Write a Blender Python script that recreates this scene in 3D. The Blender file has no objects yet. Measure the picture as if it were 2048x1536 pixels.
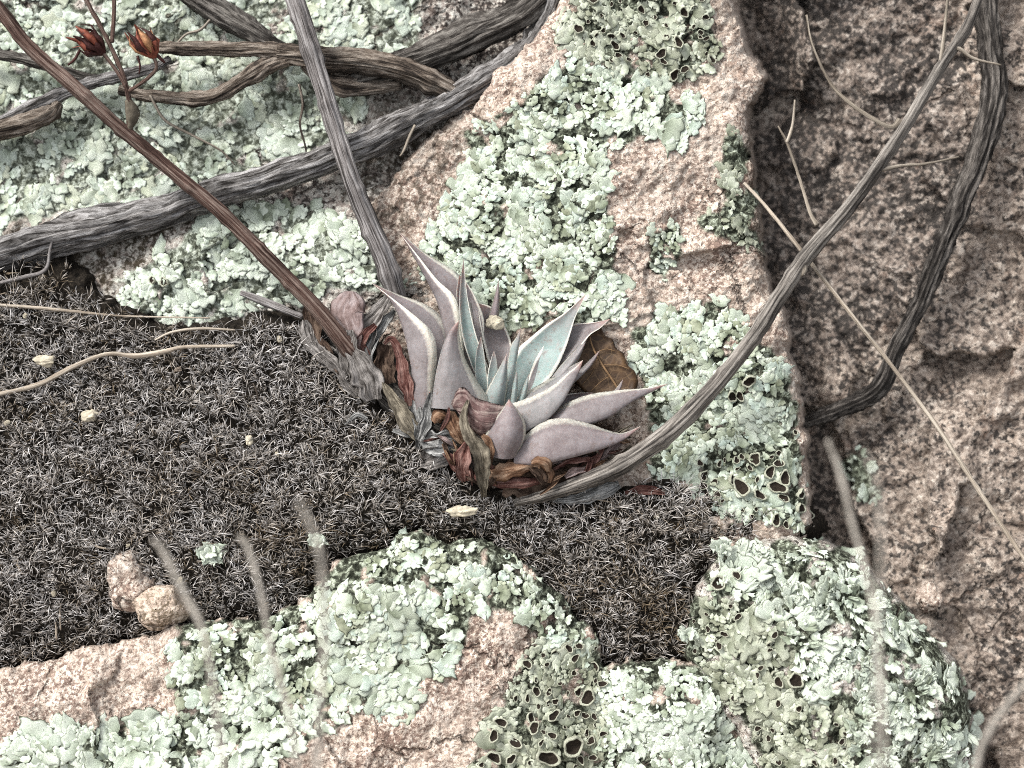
import bpy, math, random
import numpy as np
from mathutils import Vector, Matrix

random.seed(7)
RNG = np.random.default_rng(7)
sc = bpy.context.scene
col = sc.collection

# ------------------------------------------------------------------ frame of the rock face
# Working unit: 0.2 mm. u runs right along the slope, v up the slope, w out of the slope.
S = 0.0002
PITCH = math.radians(35)
U = np.array([1.0, 0, 0])
V = np.array([0, math.sin(PITCH), math.cos(PITCH)])
N = np.array([0, -math.cos(PITCH), math.sin(PITCH)])
B3 = np.stack([U, V, N])
ORG = np.array([0, 0, 0.6])
D = 2800.0

# ------------------------------------------------------------------ camera, sky, sun, exposure
cam_d = bpy.data.cameras.new('camera')
cam = bpy.data.objects.new('camera', cam_d)
col.objects.link(cam)
cp = ORG + N * D * S
cam.matrix_world = Matrix(((U[0], V[0], N[0], cp[0]), (U[1], V[1], N[1], cp[1]), (U[2], V[2], N[2], cp[2]), (0, 0, 0, 1)))
cam_d.sensor_width = 36
cam_d.lens = 36 * D / 2048
cam_d.clip_start = 0.005
cam_d.clip_end = 200
cam_d.dof.use_dof = True
cam_d.dof.focus_distance = (D - 50) * S
cam_d.dof.aperture_fstop = 5.0
sc.camera = cam

SUN_LOCAL = np.array([-0.50, 0.62, 0.62])
sd = SUN_LOCAL @ B3
sd = sd / np.linalg.norm(sd)
elev = math.asin(sd[2])
azim = math.atan2(sd[0], sd[1])
w = bpy.data.worlds.new('World')
sc.world = w
w.use_nodes = True
wn = w.node_tree.nodes
wl = w.node_tree.links
bg = wn['Background']
sky = wn.new('ShaderNodeTexSky')
sky.sky_type = 'NISHITA'
sky.sun_disc = False
sky.sun_elevation = elev
sky.sun_rotation = azim
sky.air_density = 1.0
sky.dust_density = 4.0
hs = wn.new('ShaderNodeHueSaturation')
hs.inputs['Saturation'].default_value = 0.2
wl.new(sky.outputs[0], hs.inputs['Color'])
wl.new(hs.outputs[0], bg.inputs['Color'])
bg.inputs['Strength'].default_value = 0.1
sun_d = bpy.data.lights.new('sun', 'SUN')
sun_d.energy = 1.3
sun_d.angle = math.radians(14)
sun_d.color = (1.0, 0.96, 0.9)
sun = bpy.data.objects.new('sun', sun_d)
col.objects.link(sun)
sun.rotation_euler = Vector(sd).to_track_quat('Z', 'Y').to_euler()
sun.location = (0, 0, 3)
vs = sc.view_settings
vs.view_transform = 'Standard'
vs.look = 'None'
vs.exposure = 1.55
vs.gamma = 1
vs.use_curve_mapping = False
sc.cycles.use_denoising = False
sc.cycles.filter_width = 1.0
sc.cycles.max_bounces = 6

# ------------------------------------------------------------------ numeric helpers
_P = RNG.permutation(512)
_P = np.concatenate([_P, _P, _P])
_G = RNG.uniform(0, 2 * math.pi, 2048)
_GX, _GY = np.cos(_G), np.sin(_G)


def perlin(x, y, seed=0):
    x = np.asarray(x, float) + seed * 17.31
    y = np.asarray(y, float) + seed * 9.77
    xi = np.floor(x).astype(int)
    yi = np.floor(y).astype(int)
    xf, yf = x - xi, y - yi
    u = xf * xf * xf * (xf * (xf * 6 - 15) + 10)
    v = yf * yf * yf * (yf * (yf * 6 - 15) + 10)

    def g(dx, dy):
        h = _P[_P[(xi + dx) & 511] + ((yi + dy) & 511)]
        return _GX[h] * (xf - dx) + _GY[h] * (yf - dy)
    a = g(0, 0) * (1 - u) + g(1, 0) * u
    b = g(0, 1) * (1 - u) + g(1, 1) * u
    return 1.5 * (a * (1 - v) + b * v)


def fbm(x, y, scale, octv=4, seed=0, rough=0.5):
    r = 0
    a = 1.0
    for o in range(octv):
        r = r + a * perlin(x / scale, y / scale, seed + o * 3)
        a *= rough
        scale *= 0.5
    return r


def sstep(a, b, x):
    t = np.clip((x - a) / (b - a), 0, 1)
    return t * t * (3 - 2 * t)


def sdf(poly, x, y):
    """signed distance to a closed outline, positive inside"""
    x = np.asarray(x, float)
    y = np.asarray(y, float)
    d2 = np.full(x.shape, 1e18)
    ins = np.zeros(x.shape, bool)
    n = len(poly)
    for i in range(n):
        ax, ay = poly[i]
        bx, by = poly[(i + 1) % n]
        ex, ey = bx - ax, by - ay
        wx, wy = x - ax, y - ay
        t = np.clip((wx * ex + wy * ey) / (ex * ex + ey * ey + 1e-9), 0, 1)
        d2 = np.minimum(d2, (wx - ex * t) ** 2 + (wy - ey * t) ** 2)
        c = (ay > y) != (by > y)
        xx = ex * (y - ay) / (ey if ey else 1e-9) + ax
        ins ^= c & (x < xx)
    d = np.sqrt(d2)
    return np.where(ins, d, -d)


def P(px, py, w):
    """point of the slope system seen at (px, py) with relief w"""
    px, py, w = np.broadcast_arrays(np.asarray(px, float), np.asarray(py, float), np.asarray(w, float))
    k = (D - w) / D
    return np.stack([(px - 1024) * k, (768 - py) * k, w], -1)


def world(p):
    return ORG + (np.asarray(p) @ B3) * S


def cr(pts, n):
    """Catmull-Rom through pts (any number of columns), n samples evenly along the length"""
    p = np.asarray(pts, float)
    m = len(p)
    if m == 2:
        t = np.linspace(0, 1, n)[:, None]
        return p[0] * (1 - t) + p[1] * t
    q = np.vstack([2 * p[0] - p[1], p, 2 * p[-1] - p[-2]])
    out = []
    for i in range(m - 1):
        t = np.linspace(0, 1, 24, endpoint=(i == m - 2))[:, None]
        a, b, c, d = q[i], q[i + 1], q[i + 2], q[i + 3]
        out.append(0.5 * ((2 * b) + (c - a) * t + (2 * a - 5 * b + 4 * c - d) * t ** 2 + (3 * b - a - 3 * c + d) * t ** 3))
    o = np.vstack(out)
    l = np.concatenate([[0], np.cumsum(np.linalg.norm(np.diff(o[:, :3], axis=0), axis=1))])
    s = np.linspace(0, l[-1], n)
    return np.stack([np.interp(s, l, o[:, k]) for k in range(o.shape[1])], -1)


def nrm(a):
    return a / (np.linalg.norm(a, axis=-1, keepdims=True) + 1e-12)


# ------------------------------------------------------------------ object helpers
def mesh_from(name, verts, faces, mat, uv=None, attrs=None, smooth=True, fmat=None):
    me = bpy.data.meshes.new(name)
    verts = np.asarray(verts, np.float32)
    me.vertices.add(len(verts))
    me.vertices.foreach_set('co', verts.ravel())
    groups = faces if isinstance(faces, list) else [faces]
    groups = [np.asarray(f, np.int32) for f in groups if len(f)]
    nl = sum(f.size for f in groups)
    nf = sum(len(f) for f in groups)
    me.loops.add(nl)
    me.polygons.add(nf)
    li = np.concatenate([f.ravel() for f in groups])
    me.loops.foreach_set('vertex_index', li)
    tot = np.concatenate([np.full(len(f), f.shape[1], np.int32) for f in groups])
    st = np.concatenate([[0], np.cumsum(tot)[:-1]]).astype(np.int32)
    me.polygons.foreach_set('loop_start', st)
    me.polygons.foreach_set('loop_total', tot)
    me.polygons.foreach_set('use_smooth', np.full(nf, smooth, bool))
    mats = mat if isinstance(mat, (list, tuple)) else [mat]
    for m in mats:
        me.materials.append(m)
    if fmat is not None:
        me.polygons.foreach_set('material_index', np.asarray(fmat, np.int32))
    if uv is not None:
        l = me.uv_layers.new(name='UVMap')
        l.data.foreach_set('uv', np.asarray(uv, np.float32)[li].ravel())
    for k, a in (attrs or {}).items():
        at = me.attributes.new(k, 'FLOAT', 'POINT')
        at.data.foreach_set('value', np.asarray(a, np.float32))
    me.update(calc_edges=True)
    return me


def mk(name, loc_pts, faces, mat, parent=None, **kw):
    """link one mesh object; loc_pts are in the slope system"""
    wp = world(loc_pts)
    c = wp.mean(0)
    me = mesh_from(name, wp - c, faces, mat, **kw)
    o = bpy.data.objects.new(name, me)
    col.objects.link(o)
    put(o, c, parent)
    return o


def put(o, c, parent=None):
    if parent is not None:
        o.parent = parent
        c = np.asarray(c) - np.asarray(wloc(parent))
    o.location = Vector(c)


def wloc(o):
    v = Vector(o.location)
    while o.parent:
        o = o.parent
        v = v + o.location
    return v


def tag(o, label=None, cat=None, group=None, kind=None):
    if label:
        o['label'] = label
    if cat:
        o['category'] = cat
    if group:
        o['group'] = group
    if kind:
        o['kind'] = kind
    return o


def thing(name, at, label, cat, group=None):
    o = bpy.data.objects.new(name, None)
    o.empty_display_size = 0.01
    col.objects.link(o)
    o.location = Vector(world(P(*at)))
    return tag(o, label, cat, group)


def grid_faces(nr, nc, wrap=False):
    r = np.arange(nr - 1)[:, None]
    c = np.arange(nc if wrap else nc - 1)[None, :]
    c2 = (c + 1) % nc
    return np.stack(np.broadcast_arrays(r * nc + c, r * nc + c2, (r + 1) * nc + c2, (r + 1) * nc + c), -1).reshape(-1, 4)


# ------------------------------------------------------------------ materials
class MT:
    def __init__(s, name, rough=0.85, spec=0.25):
        s.m = bpy.data.materials.new(name)
        s.m.use_nodes = True
        s.n = s.m.node_tree.nodes
        s.l = s.m.node_tree.links
        s.b = s.n['Principled BSDF']
        s.b.inputs['Roughness'].default_value = rough
        s.b.inputs['Specular IOR Level'].default_value = spec
        s.tc = s.n.new('ShaderNodeTexCoord')

    def sock(s, node, key, v):
        if v is None:
            return
        if isinstance(v, bpy.types.NodeSocket):
            s.l.new(v, node.inputs[key])
        else:
            node.inputs[key].default_value = v

    def obj(s):
        return s.tc.outputs['Object']

    def attr(s, name):
        a = s.n.new('ShaderNodeAttribute')
        a.attribute_name = name
        return a.outputs['Fac']

    def mapv(s, vec, scale, loc=(0, 0, 0)):
        m = s.n.new('ShaderNodeMapping')
        s.l.new(vec, m.inputs['Vector'])
        m.inputs['Scale'].default_value = scale
        m.inputs['Location'].default_value = loc
        return m.outputs[0]

    def noise(s, vec, scale, detail=3, rough=0.6, dist=0.0):
        t = s.n.new('ShaderNodeTexNoise')
        s.l.new(vec, t.inputs['Vector'])
        t.inputs['Scale'].default_value = scale
        t.inputs['Detail'].default_value = detail
        t.inputs['Roughness'].default_value = rough
        t.inputs['Distortion'].default_value = dist
        return t.outputs['Fac']

    def voro(s, vec, scale, out='Distance', rnd=1.0, feature='F1'):
        t = s.n.new('ShaderNodeTexVoronoi')
        t.feature = feature
        s.l.new(vec, t.inputs['Vector'])
        t.inputs['Scale'].default_value = scale
        t.inputs['Randomness'].default_value = rnd
        return t.outputs[out]

    def ramp(s, fac, stops, interp='LINEAR'):
        r = s.n.new('ShaderNodeValToRGB')
        s.l.new(fac, r.inputs['Fac'])
        e = r.color_ramp.elements
        r.color_ramp.interpolation = interp
        while len(e) < len(stops):
            e.new(0.5)
        for k, (p, c) in enumerate(stops):
            e[k].position = p
            e[k].color = (c if isinstance(c, tuple) else (c, c, c)) + (1,)
        return r.outputs['Color']

    def mix(s, fac, a, b, mode='MIX'):
        x = s.n.new('ShaderNodeMix')
        x.data_type = 'RGBA'
        x.blend_type = mode
        s.sock(x, 0, fac)
        for k, v in ((6, a), (7, b)):
            if isinstance(v, tuple):
                v = v + (1,)
            s.sock(x, k, v)
        return x.outputs[2]

    def math(s, op, a, b=None):
        x = s.n.new('ShaderNodeMath')
        x.operation = op
        s.sock(x, 0, a)
        s.sock(x, 1, b)
        return x.outputs[0]

    def sep(s, c):
        x = s.n.new('ShaderNodeSeparateColor')
        s.l.new(c, x.inputs[0])
        return x.outputs[0]

    def bump(s, h, dist, strength=1.0, prev=None):
        x = s.n.new('ShaderNodeBump')
        s.l.new(h, x.inputs['Height'])
        x.inputs['Distance'].default_value = dist
        x.inputs['Strength'].default_value = strength
        if prev:
            s.l.new(prev, x.inputs['Normal'])
        return x.outputs[0]

    def done(s, colr, normal=None):
        if isinstance(colr, tuple):
            s.b.inputs['Base Color'].default_value = colr + (1,)
        else:
            s.l.new(colr, s.b.inputs['Base Color'])
        if normal:
            s.l.new(normal, s.b.inputs['Normal'])
        return s.m


def rock_mat(name, stops, speck=(0.03, 0.028, 0.025), speck_lo=0.38, speck_hi=0.44, speck_scale=480, grain=700, crust=((0.016, 0.018, 0.012), (0.05, 0.055, 0.04), (0.17, 0.19, 0.14), (0.40, 0.44, 0.36)), big=(0.82, 1.12), shade_speck=0.0):
    t = MT(name, 0.95, 0.15)
    o = t.obj()
    cell = t.sep(t.voro(o, grain, 'Color'))
    xtal = t.sep(t.voro(o, grain * 0.36, 'Color'))
    base = t.ramp(t.math('ADD', t.math('MULTIPLY', cell, 0.62), t.math('MULTIPLY', xtal, 0.38)), stops)
    patch = t.noise(o, 75, 5, 0.7, 0.5)
    base = t.mix(0.8, base, t.ramp(patch, [(0.34, (0.78, 0.74, 0.72)), (0.5, (1.0, 0.98, 0.96)), (0.66, (1.14, 1.10, 1.05))]), 'MULTIPLY')
    big_n = t.noise(o, 28, 4, 0.6)
    base = t.mix(0.75, base, t.ramp(big_n, [(0.3, big[0]), (0.7, big[1])]), 'MULTIPLY')
    rust = t.ramp(t.noise(o, 60, 3, 0.6), [(0.6, 0.0), (0.74, 0.4)])
    base = t.mix(rust, base, (0.24, 0.125, 0.075))
    sp = t.noise(o, speck_scale, 3, 0.65)
    sp2 = t.math('ADD', sp, t.math('MULTIPLY', t.math('SUBTRACT', big_n, 0.5), -0.5))
    sp2 = t.math('SUBTRACT', sp2, t.math('MULTIPLY', t.attr('stain_shade'), shade_speck))
    if shade_speck:
        base = t.mix(t.math('MULTIPLY', t.attr('stain_shade'), 0.5), base, (0.70, 0.71, 0.74), 'MULTIPLY')  # recess shade of the wall put into its base colour, greyer
    spm = t.ramp(sp2, [(speck_lo, 1.0), (speck_hi, 0.0)])
    base = t.mix(spm, base, speck)
    if crust:
        st = t.math('MULTIPLY', t.attr('stain_shade'), 0.0 if shade_speck else 1.0)
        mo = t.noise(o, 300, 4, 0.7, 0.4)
        base = t.mix(t.math('MULTIPLY', st, t.ramp(mo, [(0.42, 1.0), (0.56, 0.12)])), base, (0.045, 0.036, 0.025))  # dark mottling: soil, brown rock, and painted shade under the branches
        la = t.attr('lichen')
        cn = t.noise(o, 380, 3, 0.65, 0.6)
        cc = t.ramp(cn, [(0.38, crust[0]), (0.48, crust[1]), (0.56, crust[2]), (0.66, crust[3])])
        base = t.mix(la, base, cc)
    wv = t.n.new('ShaderNodeVectorMath')
    wv.operation = 'MULTIPLY_ADD'
    nz = t.n.new('ShaderNodeTexNoise')
    t.l.new(o, nz.inputs['Vector'])
    nz.inputs['Scale'].default_value = 60
    nz.inputs['Detail'].default_value = 4
    t.l.new(nz.outputs['Color'], wv.inputs[0])
    wv.inputs[1].default_value = (0.022, 0.022, 0.022)
    t.l.new(o, wv.inputs[2])
    ck = t.ramp(t.voro(wv.outputs[0], 26, 'Distance', 1.0, 'DISTANCE_TO_EDGE'), [(0.0, 1.0), (0.022, 0.0)])
    ck = t.math('MULTIPLY', t.sep(ck), t.sep(t.ramp(t.noise(o, 22, 2, 0.5), [(0.5, 0.0), (0.58, 1.0)])))
    if crust:
        base = t.mix(t.math('MULTIPLY', ck, 0.75), base, (0.07, 0.052, 0.042))
    h1 = t.noise(o, 420, 4, 0.7)
    h2 = t.voro(o, grain * 0.8)
    nb = t.bump(h2, 0.0006, 0.6)
    nb = t.bump(h1, 0.0016, 0.9, nb)
    nb = t.bump(t.math('SUBTRACT', 1.0, ck), 0.002, 0.8, nb)
    return t.done(base, nb)


PINK = [(0.0, (0.19, 0.15, 0.122)), (0.22, (0.305, 0.245, 0.205)), (0.4, (0.435, 0.365, 0.312)), (0.65, (0.53, 0.465, 0.405)), (1.0, (0.635, 0.595, 0.535))]
BROWN = [(0.0, (0.10, 0.083, 0.073)), (0.3, (0.215, 0.178, 0.152)), (0.6, (0.335, 0.285, 0.245)), (1.0, (0.50, 0.455, 0.405))]
GREYP = [(0.0, (0.17, 0.145, 0.13)), (0.25, (0.32, 0.28, 0.255)), (0.55, (0.48, 0.46, 0.42)), (1.0, (0.62, 0.62, 0.58))]
M_PINK = rock_mat('pink_granite', PINK, speck=(0.19, 0.135, 0.11), speck_lo=0.38, speck_hi=0.46, speck_scale=620, grain=950)
M_BROWN = rock_mat('dark_speckled_granite', BROWN, speck_lo=0.40, speck_hi=0.47, speck_scale=400, grain=700, speck=(0.05, 0.044, 0.04), shade_speck=0.07)
M_GREY = rock_mat('grey_pink_granite', GREYP, speck=(0.06, 0.05, 0.045), speck_lo=0.40, speck_hi=0.47, speck_scale=500, grain=800, crust=((0.05, 0.055, 0.04), (0.14, 0.155, 0.12), (0.34, 0.37, 0.31), (0.52, 0.56, 0.49)))
M_OLDROCK = rock_mat('boulder_granite', GREYP, speck=(0.06, 0.05, 0.045), speck_scale=500, grain=800)
M_TAN = rock_mat('tan_granite', [(0.0, (0.28, 0.22, 0.175)), (0.3, (0.43, 0.35, 0.285)), (1.0, (0.60, 0.52, 0.44))], speck=(0.20, 0.155, 0.11), speck_lo=0.40, speck_hi=0.47, speck_scale=600, grain=900)


def soil_mat():
    t = MT('dark_soil', 1.0, 0.1)
    o = t.obj()
    n = t.noise(o, 500, 4, 0.7)
    c = t.ramp(n, [(0.35, (0.008, 0.007, 0.006)), (0.55, (0.022, 0.018, 0.014)), (0.7, (0.06, 0.05, 0.038))])
    return t.done(c, t.bump(n, 0.002, 1.0))


def moss_mat():
    t = MT('moss_blades', 0.7, 0.2)
    v = t.attr('lv')
    r = t.attr('tint')
    c = t.ramp(v, [(0.0, (0.012, 0.010, 0.008)), (0.25, (0.035, 0.029, 0.022)), (0.40, (0.17, 0.155, 0.14)), (0.58, (0.48, 0.46, 0.45)), (1.0, (0.74, 0.73, 0.73))])
    c = t.mix(1.0, c, t.ramp(r, [(0.0, (0.34, 0.27, 0.18)), (0.35, (0.72, 0.68, 0.62)), (1.0, (1.0, 1.0, 1.0))]), 'MULTIPLY')
    return t.done(c)


def lobe_mat(name, pal, gaps=0.0):
    t = MT(name, 0.9, 0.15)
    o = t.obj()
    oi = t.n.new('ShaderNodeObjectInfo')
    ti = t.math('ADD', t.attr('tint'), t.math('MULTIPLY', oi.outputs['Random'], t.attr('single')))
    c = t.ramp(ti, pal)
    n = t.noise(o, 500, 3, 0.6)
    c = t.mix(0.85, c, t.ramp(n, [(0.32, 0.55), (0.5, 0.98), (0.7, 1.12)]), 'MULTIPLY')
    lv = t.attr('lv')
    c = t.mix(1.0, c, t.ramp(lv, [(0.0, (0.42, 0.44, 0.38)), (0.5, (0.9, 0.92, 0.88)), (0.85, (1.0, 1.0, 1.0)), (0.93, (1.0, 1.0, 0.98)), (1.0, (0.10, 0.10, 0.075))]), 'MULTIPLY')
    return t.done(c, t.bump(t.noise(o, 900, 2, 0.6), 0.0004, 0.7))


MINT = [(0.0, (0.20, 0.22, 0.155)), (0.15, (0.36, 0.40, 0.315)), (0.32, (0.51, 0.57, 0.485)), (0.5, (0.585, 0.63, 0.53)), (0.66, (0.48, 0.56, 0.495)), (0.84, (0.38, 0.41, 0.31)), (1.0, (0.23, 0.245, 0.175))]
OLIVE = [(0.0, (0.20, 0.21, 0.155)), (0.35, (0.38, 0.40, 0.315)), (0.6, (0.50, 0.53, 0.44)), (0.8, (0.30, 0.32, 0.25)), (1.0, (0.42, 0.44, 0.36))]
BRIGHT = [(0.0, (0.22, 0.25, 0.185)), (0.2, (0.48, 0.54, 0.46)), (0.5, (0.64, 0.695, 0.605)), (0.75, (0.54, 0.60, 0.51)), (1.0, (0.30, 0.335, 0.255))]
GREEN = [(0.0, (0.26, 0.29, 0.23)), (0.2, (0.44, 0.50, 0.43)), (0.45, (0.56, 0.62, 0.55)), (0.65, (0.48, 0.51, 0.40)), (0.8, (0.60, 0.65, 0.57)), (1.0, (0.34, 0.38, 0.32))]
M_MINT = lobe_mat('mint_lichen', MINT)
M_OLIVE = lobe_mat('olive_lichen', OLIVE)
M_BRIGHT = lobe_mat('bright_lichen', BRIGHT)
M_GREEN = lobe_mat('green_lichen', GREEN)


def flat_mat(name, c, rough=0.85, var=0.35, scale=300, bumpd=0.0006):
    t = MT(name, rough, 0.2)
    o = t.obj()
    n = t.noise(o, scale, 4, 0.65)
    cc = t.mix(1.0, c, t.ramp(n, [(0.3, 1 - var), (0.65, 1 + var * 0.6)]), 'MULTIPLY')
    return t.done(cc, t.bump(n, bumpd, 0.8))


M_RIM = flat_mat('cup_rim', (0.46, 0.47, 0.37), var=0.3, scale=600)
M_DISC = flat_mat('cup_disc', (0.03, 0.022, 0.016), var=0.8, scale=260)


def wood_mat(name, dark, mid, light, fx=13.0, fy=0.9, bd=0.0022):
    """bark with fibres along the stem; the UV map runs in units of 0.02 m"""
    t = MT(name, 0.9, 0.15)
    uv = t.tc.outputs['UV']
    a = t.noise(t.mapv(uv, (fx, fy, 1)), 1.0, 5, 0.7, 0.8)
    b = t.noise(t.mapv(uv, (fx * 2.7, fy * 4.0, 1), (3, 7, 0)), 1.0, 4, 0.7, 0.5)
    h = t.math('ADD', t.math('MULTIPLY', a, 0.65), t.math('MULTIPLY', b, 0.35))
    c = t.ramp(h, [(0.42, dark), (0.495, mid), (0.59, light)])
    big = t.noise(t.obj(), 45, 3, 0.6)
    c = t.mix(0.8, c, t.ramp(big, [(0.3, 0.6), (0.7, 1.2)]), 'MULTIPLY')
    return t.done(c, t.bump(h, bd, 1.0))


M_GREYWOOD = wood_mat('grey_bark', (0.03, 0.027, 0.025), (0.155, 0.147, 0.142), (0.36, 0.35, 0.345))
M_BROWNWOOD = wood_mat('brown_bark', (0.025, 0.02, 0.017), (0.12, 0.095, 0.075), (0.30, 0.26, 0.22))
M_DARKWOOD = wood_mat('dark_bark', (0.016, 0.014, 0.012), (0.075, 0.067, 0.06), (0.22, 0.205, 0.185))
M_BLACKWOOD = wood_mat('charred_bark', (0.014, 0.012, 0.011), (0.055, 0.049, 0.044), (0.19, 0.172, 0.155))
M_REDSTALK = wood_mat('red_stalk', (0.024, 0.013, 0.010), (0.085, 0.05, 0.04), (0.21, 0.165, 0.14), 20, 0.5, 0.001)
M_GREYSTALK = wood_mat('grey_stalk', (0.04, 0.036, 0.034), (0.17, 0.155, 0.15), (0.36, 0.345, 0.34), 20, 0.5, 0.001)
M_TANSTALK = wood_mat('tan_stalk', (0.03, 0.027, 0.025), (0.14, 0.126, 0.112), (0.32, 0.295, 0.265), 20, 0.5, 0.001)
M_STRAW = wood_mat('straw', (0.22, 0.18, 0.14), (0.36, 0.31, 0.25), (0.48, 0.43, 0.36), 14, 0.4, 0.0004)
M_TWIG = wood_mat('twig_bark', (0.08, 0.066, 0.052), (0.20, 0.172, 0.138), (0.34, 0.30, 0.25), 14, 0.4, 0.0004)
M_FUZZ = flat_mat('fuzzy_stem', (0.30, 0.275, 0.24), 0.95, 0.3)


def leaf_mat():
    t = MT('waxy_leaf', 0.58, 0.3)
    lu, lv, teal, inn = t.attr('lu'), t.attr('lv'), t.attr('tint'), t.attr('inner')
    o = t.obj()
    n = t.noise(o, 130, 4, 0.6)
    n2 = t.noise(o, 900, 3, 0.65)
    mauve = t.ramp(n, [(0.3, (0.112, 0.080, 0.082)), (0.5, (0.162, 0.130, 0.133)), (0.7, (0.20, 0.172, 0.182))])
    tealc = t.ramp(n, [(0.3, (0.17, 0.245, 0.232)), (0.7, (0.29, 0.37, 0.35))])
    k = t.math('MULTIPLY', teal, t.ramp(lv, [(0.08, 0.3), (0.45, 1.0)]))
    c = t.mix(k, mauve, tealc)
    c = t.mix(t.ramp(n2, [(0.45, 0.0), (0.75, 0.16)]), c, (0.27, 0.235, 0.232))
    tip = t.ramp(lv, [(0.0, 1.0), (0.16, 0.0)])
    c = t.mix(t.math('MULTIPLY', tip, 0.6), c, (0.36, 0.19, 0.15))
    edge = t.ramp(t.math('ADD', lu, t.math('MULTIPLY', t.math('SUBTRACT', n2, 0.5), 0.08)), [(0.86, 0.0), (0.95, 1.0)])
    dirt = t.ramp(t.noise(o, 260, 5, 0.7), [(0.57, 0.0), (0.66, 0.6)])
    c = t.mix(dirt, c, (0.12, 0.075, 0.055))
    bloom = t.ramp(t.noise(o, 420, 5, 0.75, 0.4), [(0.42, 0.0), (0.64, 0.42)])
    c = t.mix(bloom, c, (0.26, 0.235, 0.235))
    c = t.mix(t.math('MULTIPLY', edge, 0.9), c, (0.68, 0.64, 0.555))
    t.b.inputs['Subsurface Weight'].default_value = 0.2
    t.b.inputs['Subsurface Scale'].default_value = 0.003
    t.b.inputs['Subsurface Radius'].default_value = (1.0, 0.6, 0.5)
    return t.done(c, t.bump(t.noise(o, 150, 4, 0.6), 0.0010, 0.5))


M_LEAF = leaf_mat()


def dry_mat(name, dark, mid, light, freq=9):
    t = MT(name, 0.95, 0.1)
    lu, lv = t.attr('lu'), t.attr('lv')
    cmb = t.n.new('ShaderNodeCombineXYZ')
    t.l.new(lu, cmb.inputs[0])
    t.l.new(lv, cmb.inputs[1])
    a = t.noise(t.mapv(cmb.outputs[0], (freq, 1.6, 1)), 1.0, 4, 0.65, 0.8)
    b = t.noise(t.obj(), 350, 4, 0.6)
    h = t.math('ADD', t.math('MULTIPLY', a, 0.7), t.math('MULTIPLY', b, 0.3))
    c = t.ramp(h, [(0.36, dark), (0.48, mid), (0.6, light)])
    return t.done(c, t.bump(h, 0.0016, 1.0))


M_DGREY = dry_mat('dry_grey_leaf', (0.028, 0.024, 0.021), (0.13, 0.12, 0.112), (0.30, 0.28, 0.265))
M_DPALE = dry_mat('dry_pale_leaf', (0.05, 0.05, 0.048), (0.19, 0.19, 0.185), (0.40, 0.40, 0.39))
M_DRED = dry_mat('dry_red_leaf', (0.035, 0.012, 0.010), (0.105, 0.048, 0.040), (0.23, 0.14, 0.12), 5)
M_DPINK = dry_mat('dry_pink_leaf', (0.11, 0.075, 0.068), (0.20, 0.15, 0.142), (0.29, 0.24, 0.235), 5)
M_DORANGE = dry_mat('dry_orange_leaf', (0.05, 0.025, 0.016), (0.145, 0.082, 0.05), (0.31, 0.215, 0.15), 4)
M_DOLIVE = dry_mat('dry_olive_leaf', (0.03, 0.025, 0.018), (0.12, 0.104, 0.08), (0.27, 0.24, 0.185), 6)
M_DBROWN = dry_mat('dry_brown_leaf', (0.014, 0.010, 0.008), (0.055, 0.036, 0.027), (0.14, 0.10, 0.075), 6)
M_WITHER = dry_mat('withered_leaf', (0.055, 0.028, 0.026), (0.145, 0.095, 0.09), (0.29, 0.235, 0.21), 4)
M_SOIL = soil_mat()
M_MOSS = moss_mat()

# ------------------------------------------------------------------ outlines on the slope
POLY_B = [(1140, -600), (1130, -40), (1105, 40), (1010, 130), (950, 200), (880, 250), (790, 350), (730, 420), (700, 480), (670, 560), (650, 640), (700, 800), (850, 920), (1000, 1030), (1200, 1080), (1450, 1100), (1600, 1090), (1628, 1050), (1605, 900), (1605, 850), (1590, 740), (1562, 640), (1530, 560), (1520, 480), (1508, 400), (1490, 300), (1500, 210), (1530, 160), (1502, 110), (1470, 40), (1450, -40), (1450, -600)]
POLY_D = [(-900, 1390), (-200, 1362), (0, 1335), (150, 1302), (250, 1285), (350, 1250), (450, 1240), (530, 1240), (600, 1200), (660, 1150), (680, 1120), (760, 1100), (790, 1080), (830, 1065), (900, 1080), (960, 1075), (1040, 1120), (1100, 1165), (1130, 1210), (1190, 1272), (1205, 1335), (1260, 1320), (1330, 1310), (1420, 1330), (1500, 1450), (1560, 1560), (1700, 1800), (2900, 2000), (2900, 3000), (-1500, 3000), (-1500, 1400)]
POLY_E = [(1385, 1190), (1400, 1150), (1440, 1110), (1485, 1085), (1560, 1075), (1640, 1080), (1720, 1120), (1790, 1195), (1850, 1265), (1905, 1320), (1938, 1400), (1943, 1500), (1960, 1700), (2000, 1900), (1600, 1900), (1540, 1650), (1490, 1500), (1425, 1395), (1370, 1310), (1378, 1250)]
POLY_M = [(-900, 470), (-100, 500), (0, 520), (110, 500), (160, 560), (230, 620), (330, 650), (420, 655), (520, 640), (600, 640), (660, 700), (720, 780), (800, 830), (860, 910), (960, 985), (1080, 1005), (1200, 1000), (1320, 960), (1400, 985), (1500, 1040), (1610, 1060), (1600, 1090), (1500, 1120), (1430, 1160), (1400, 1230), (1380, 1330), (1100, 1400), (600, 1400), (300, 1440), (-200, 1520), (-900, 1520)]
POLY_A = [(-1200, -900), (1250, -900), (1200, 0), (1050, 220), (900, 400), (900, 700), (500, 760), (100, 700), (-1200, 700)]


def warp(X, Y, a=1.0, seed=0):
    dx = 9 * fbm(X, Y, 60, 4, 40 + seed, 0.6) * a
    dy = 9 * fbm(X, Y, 60, 4, 60 + seed, 0.6) * a
    return X + dx, Y + dy


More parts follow.
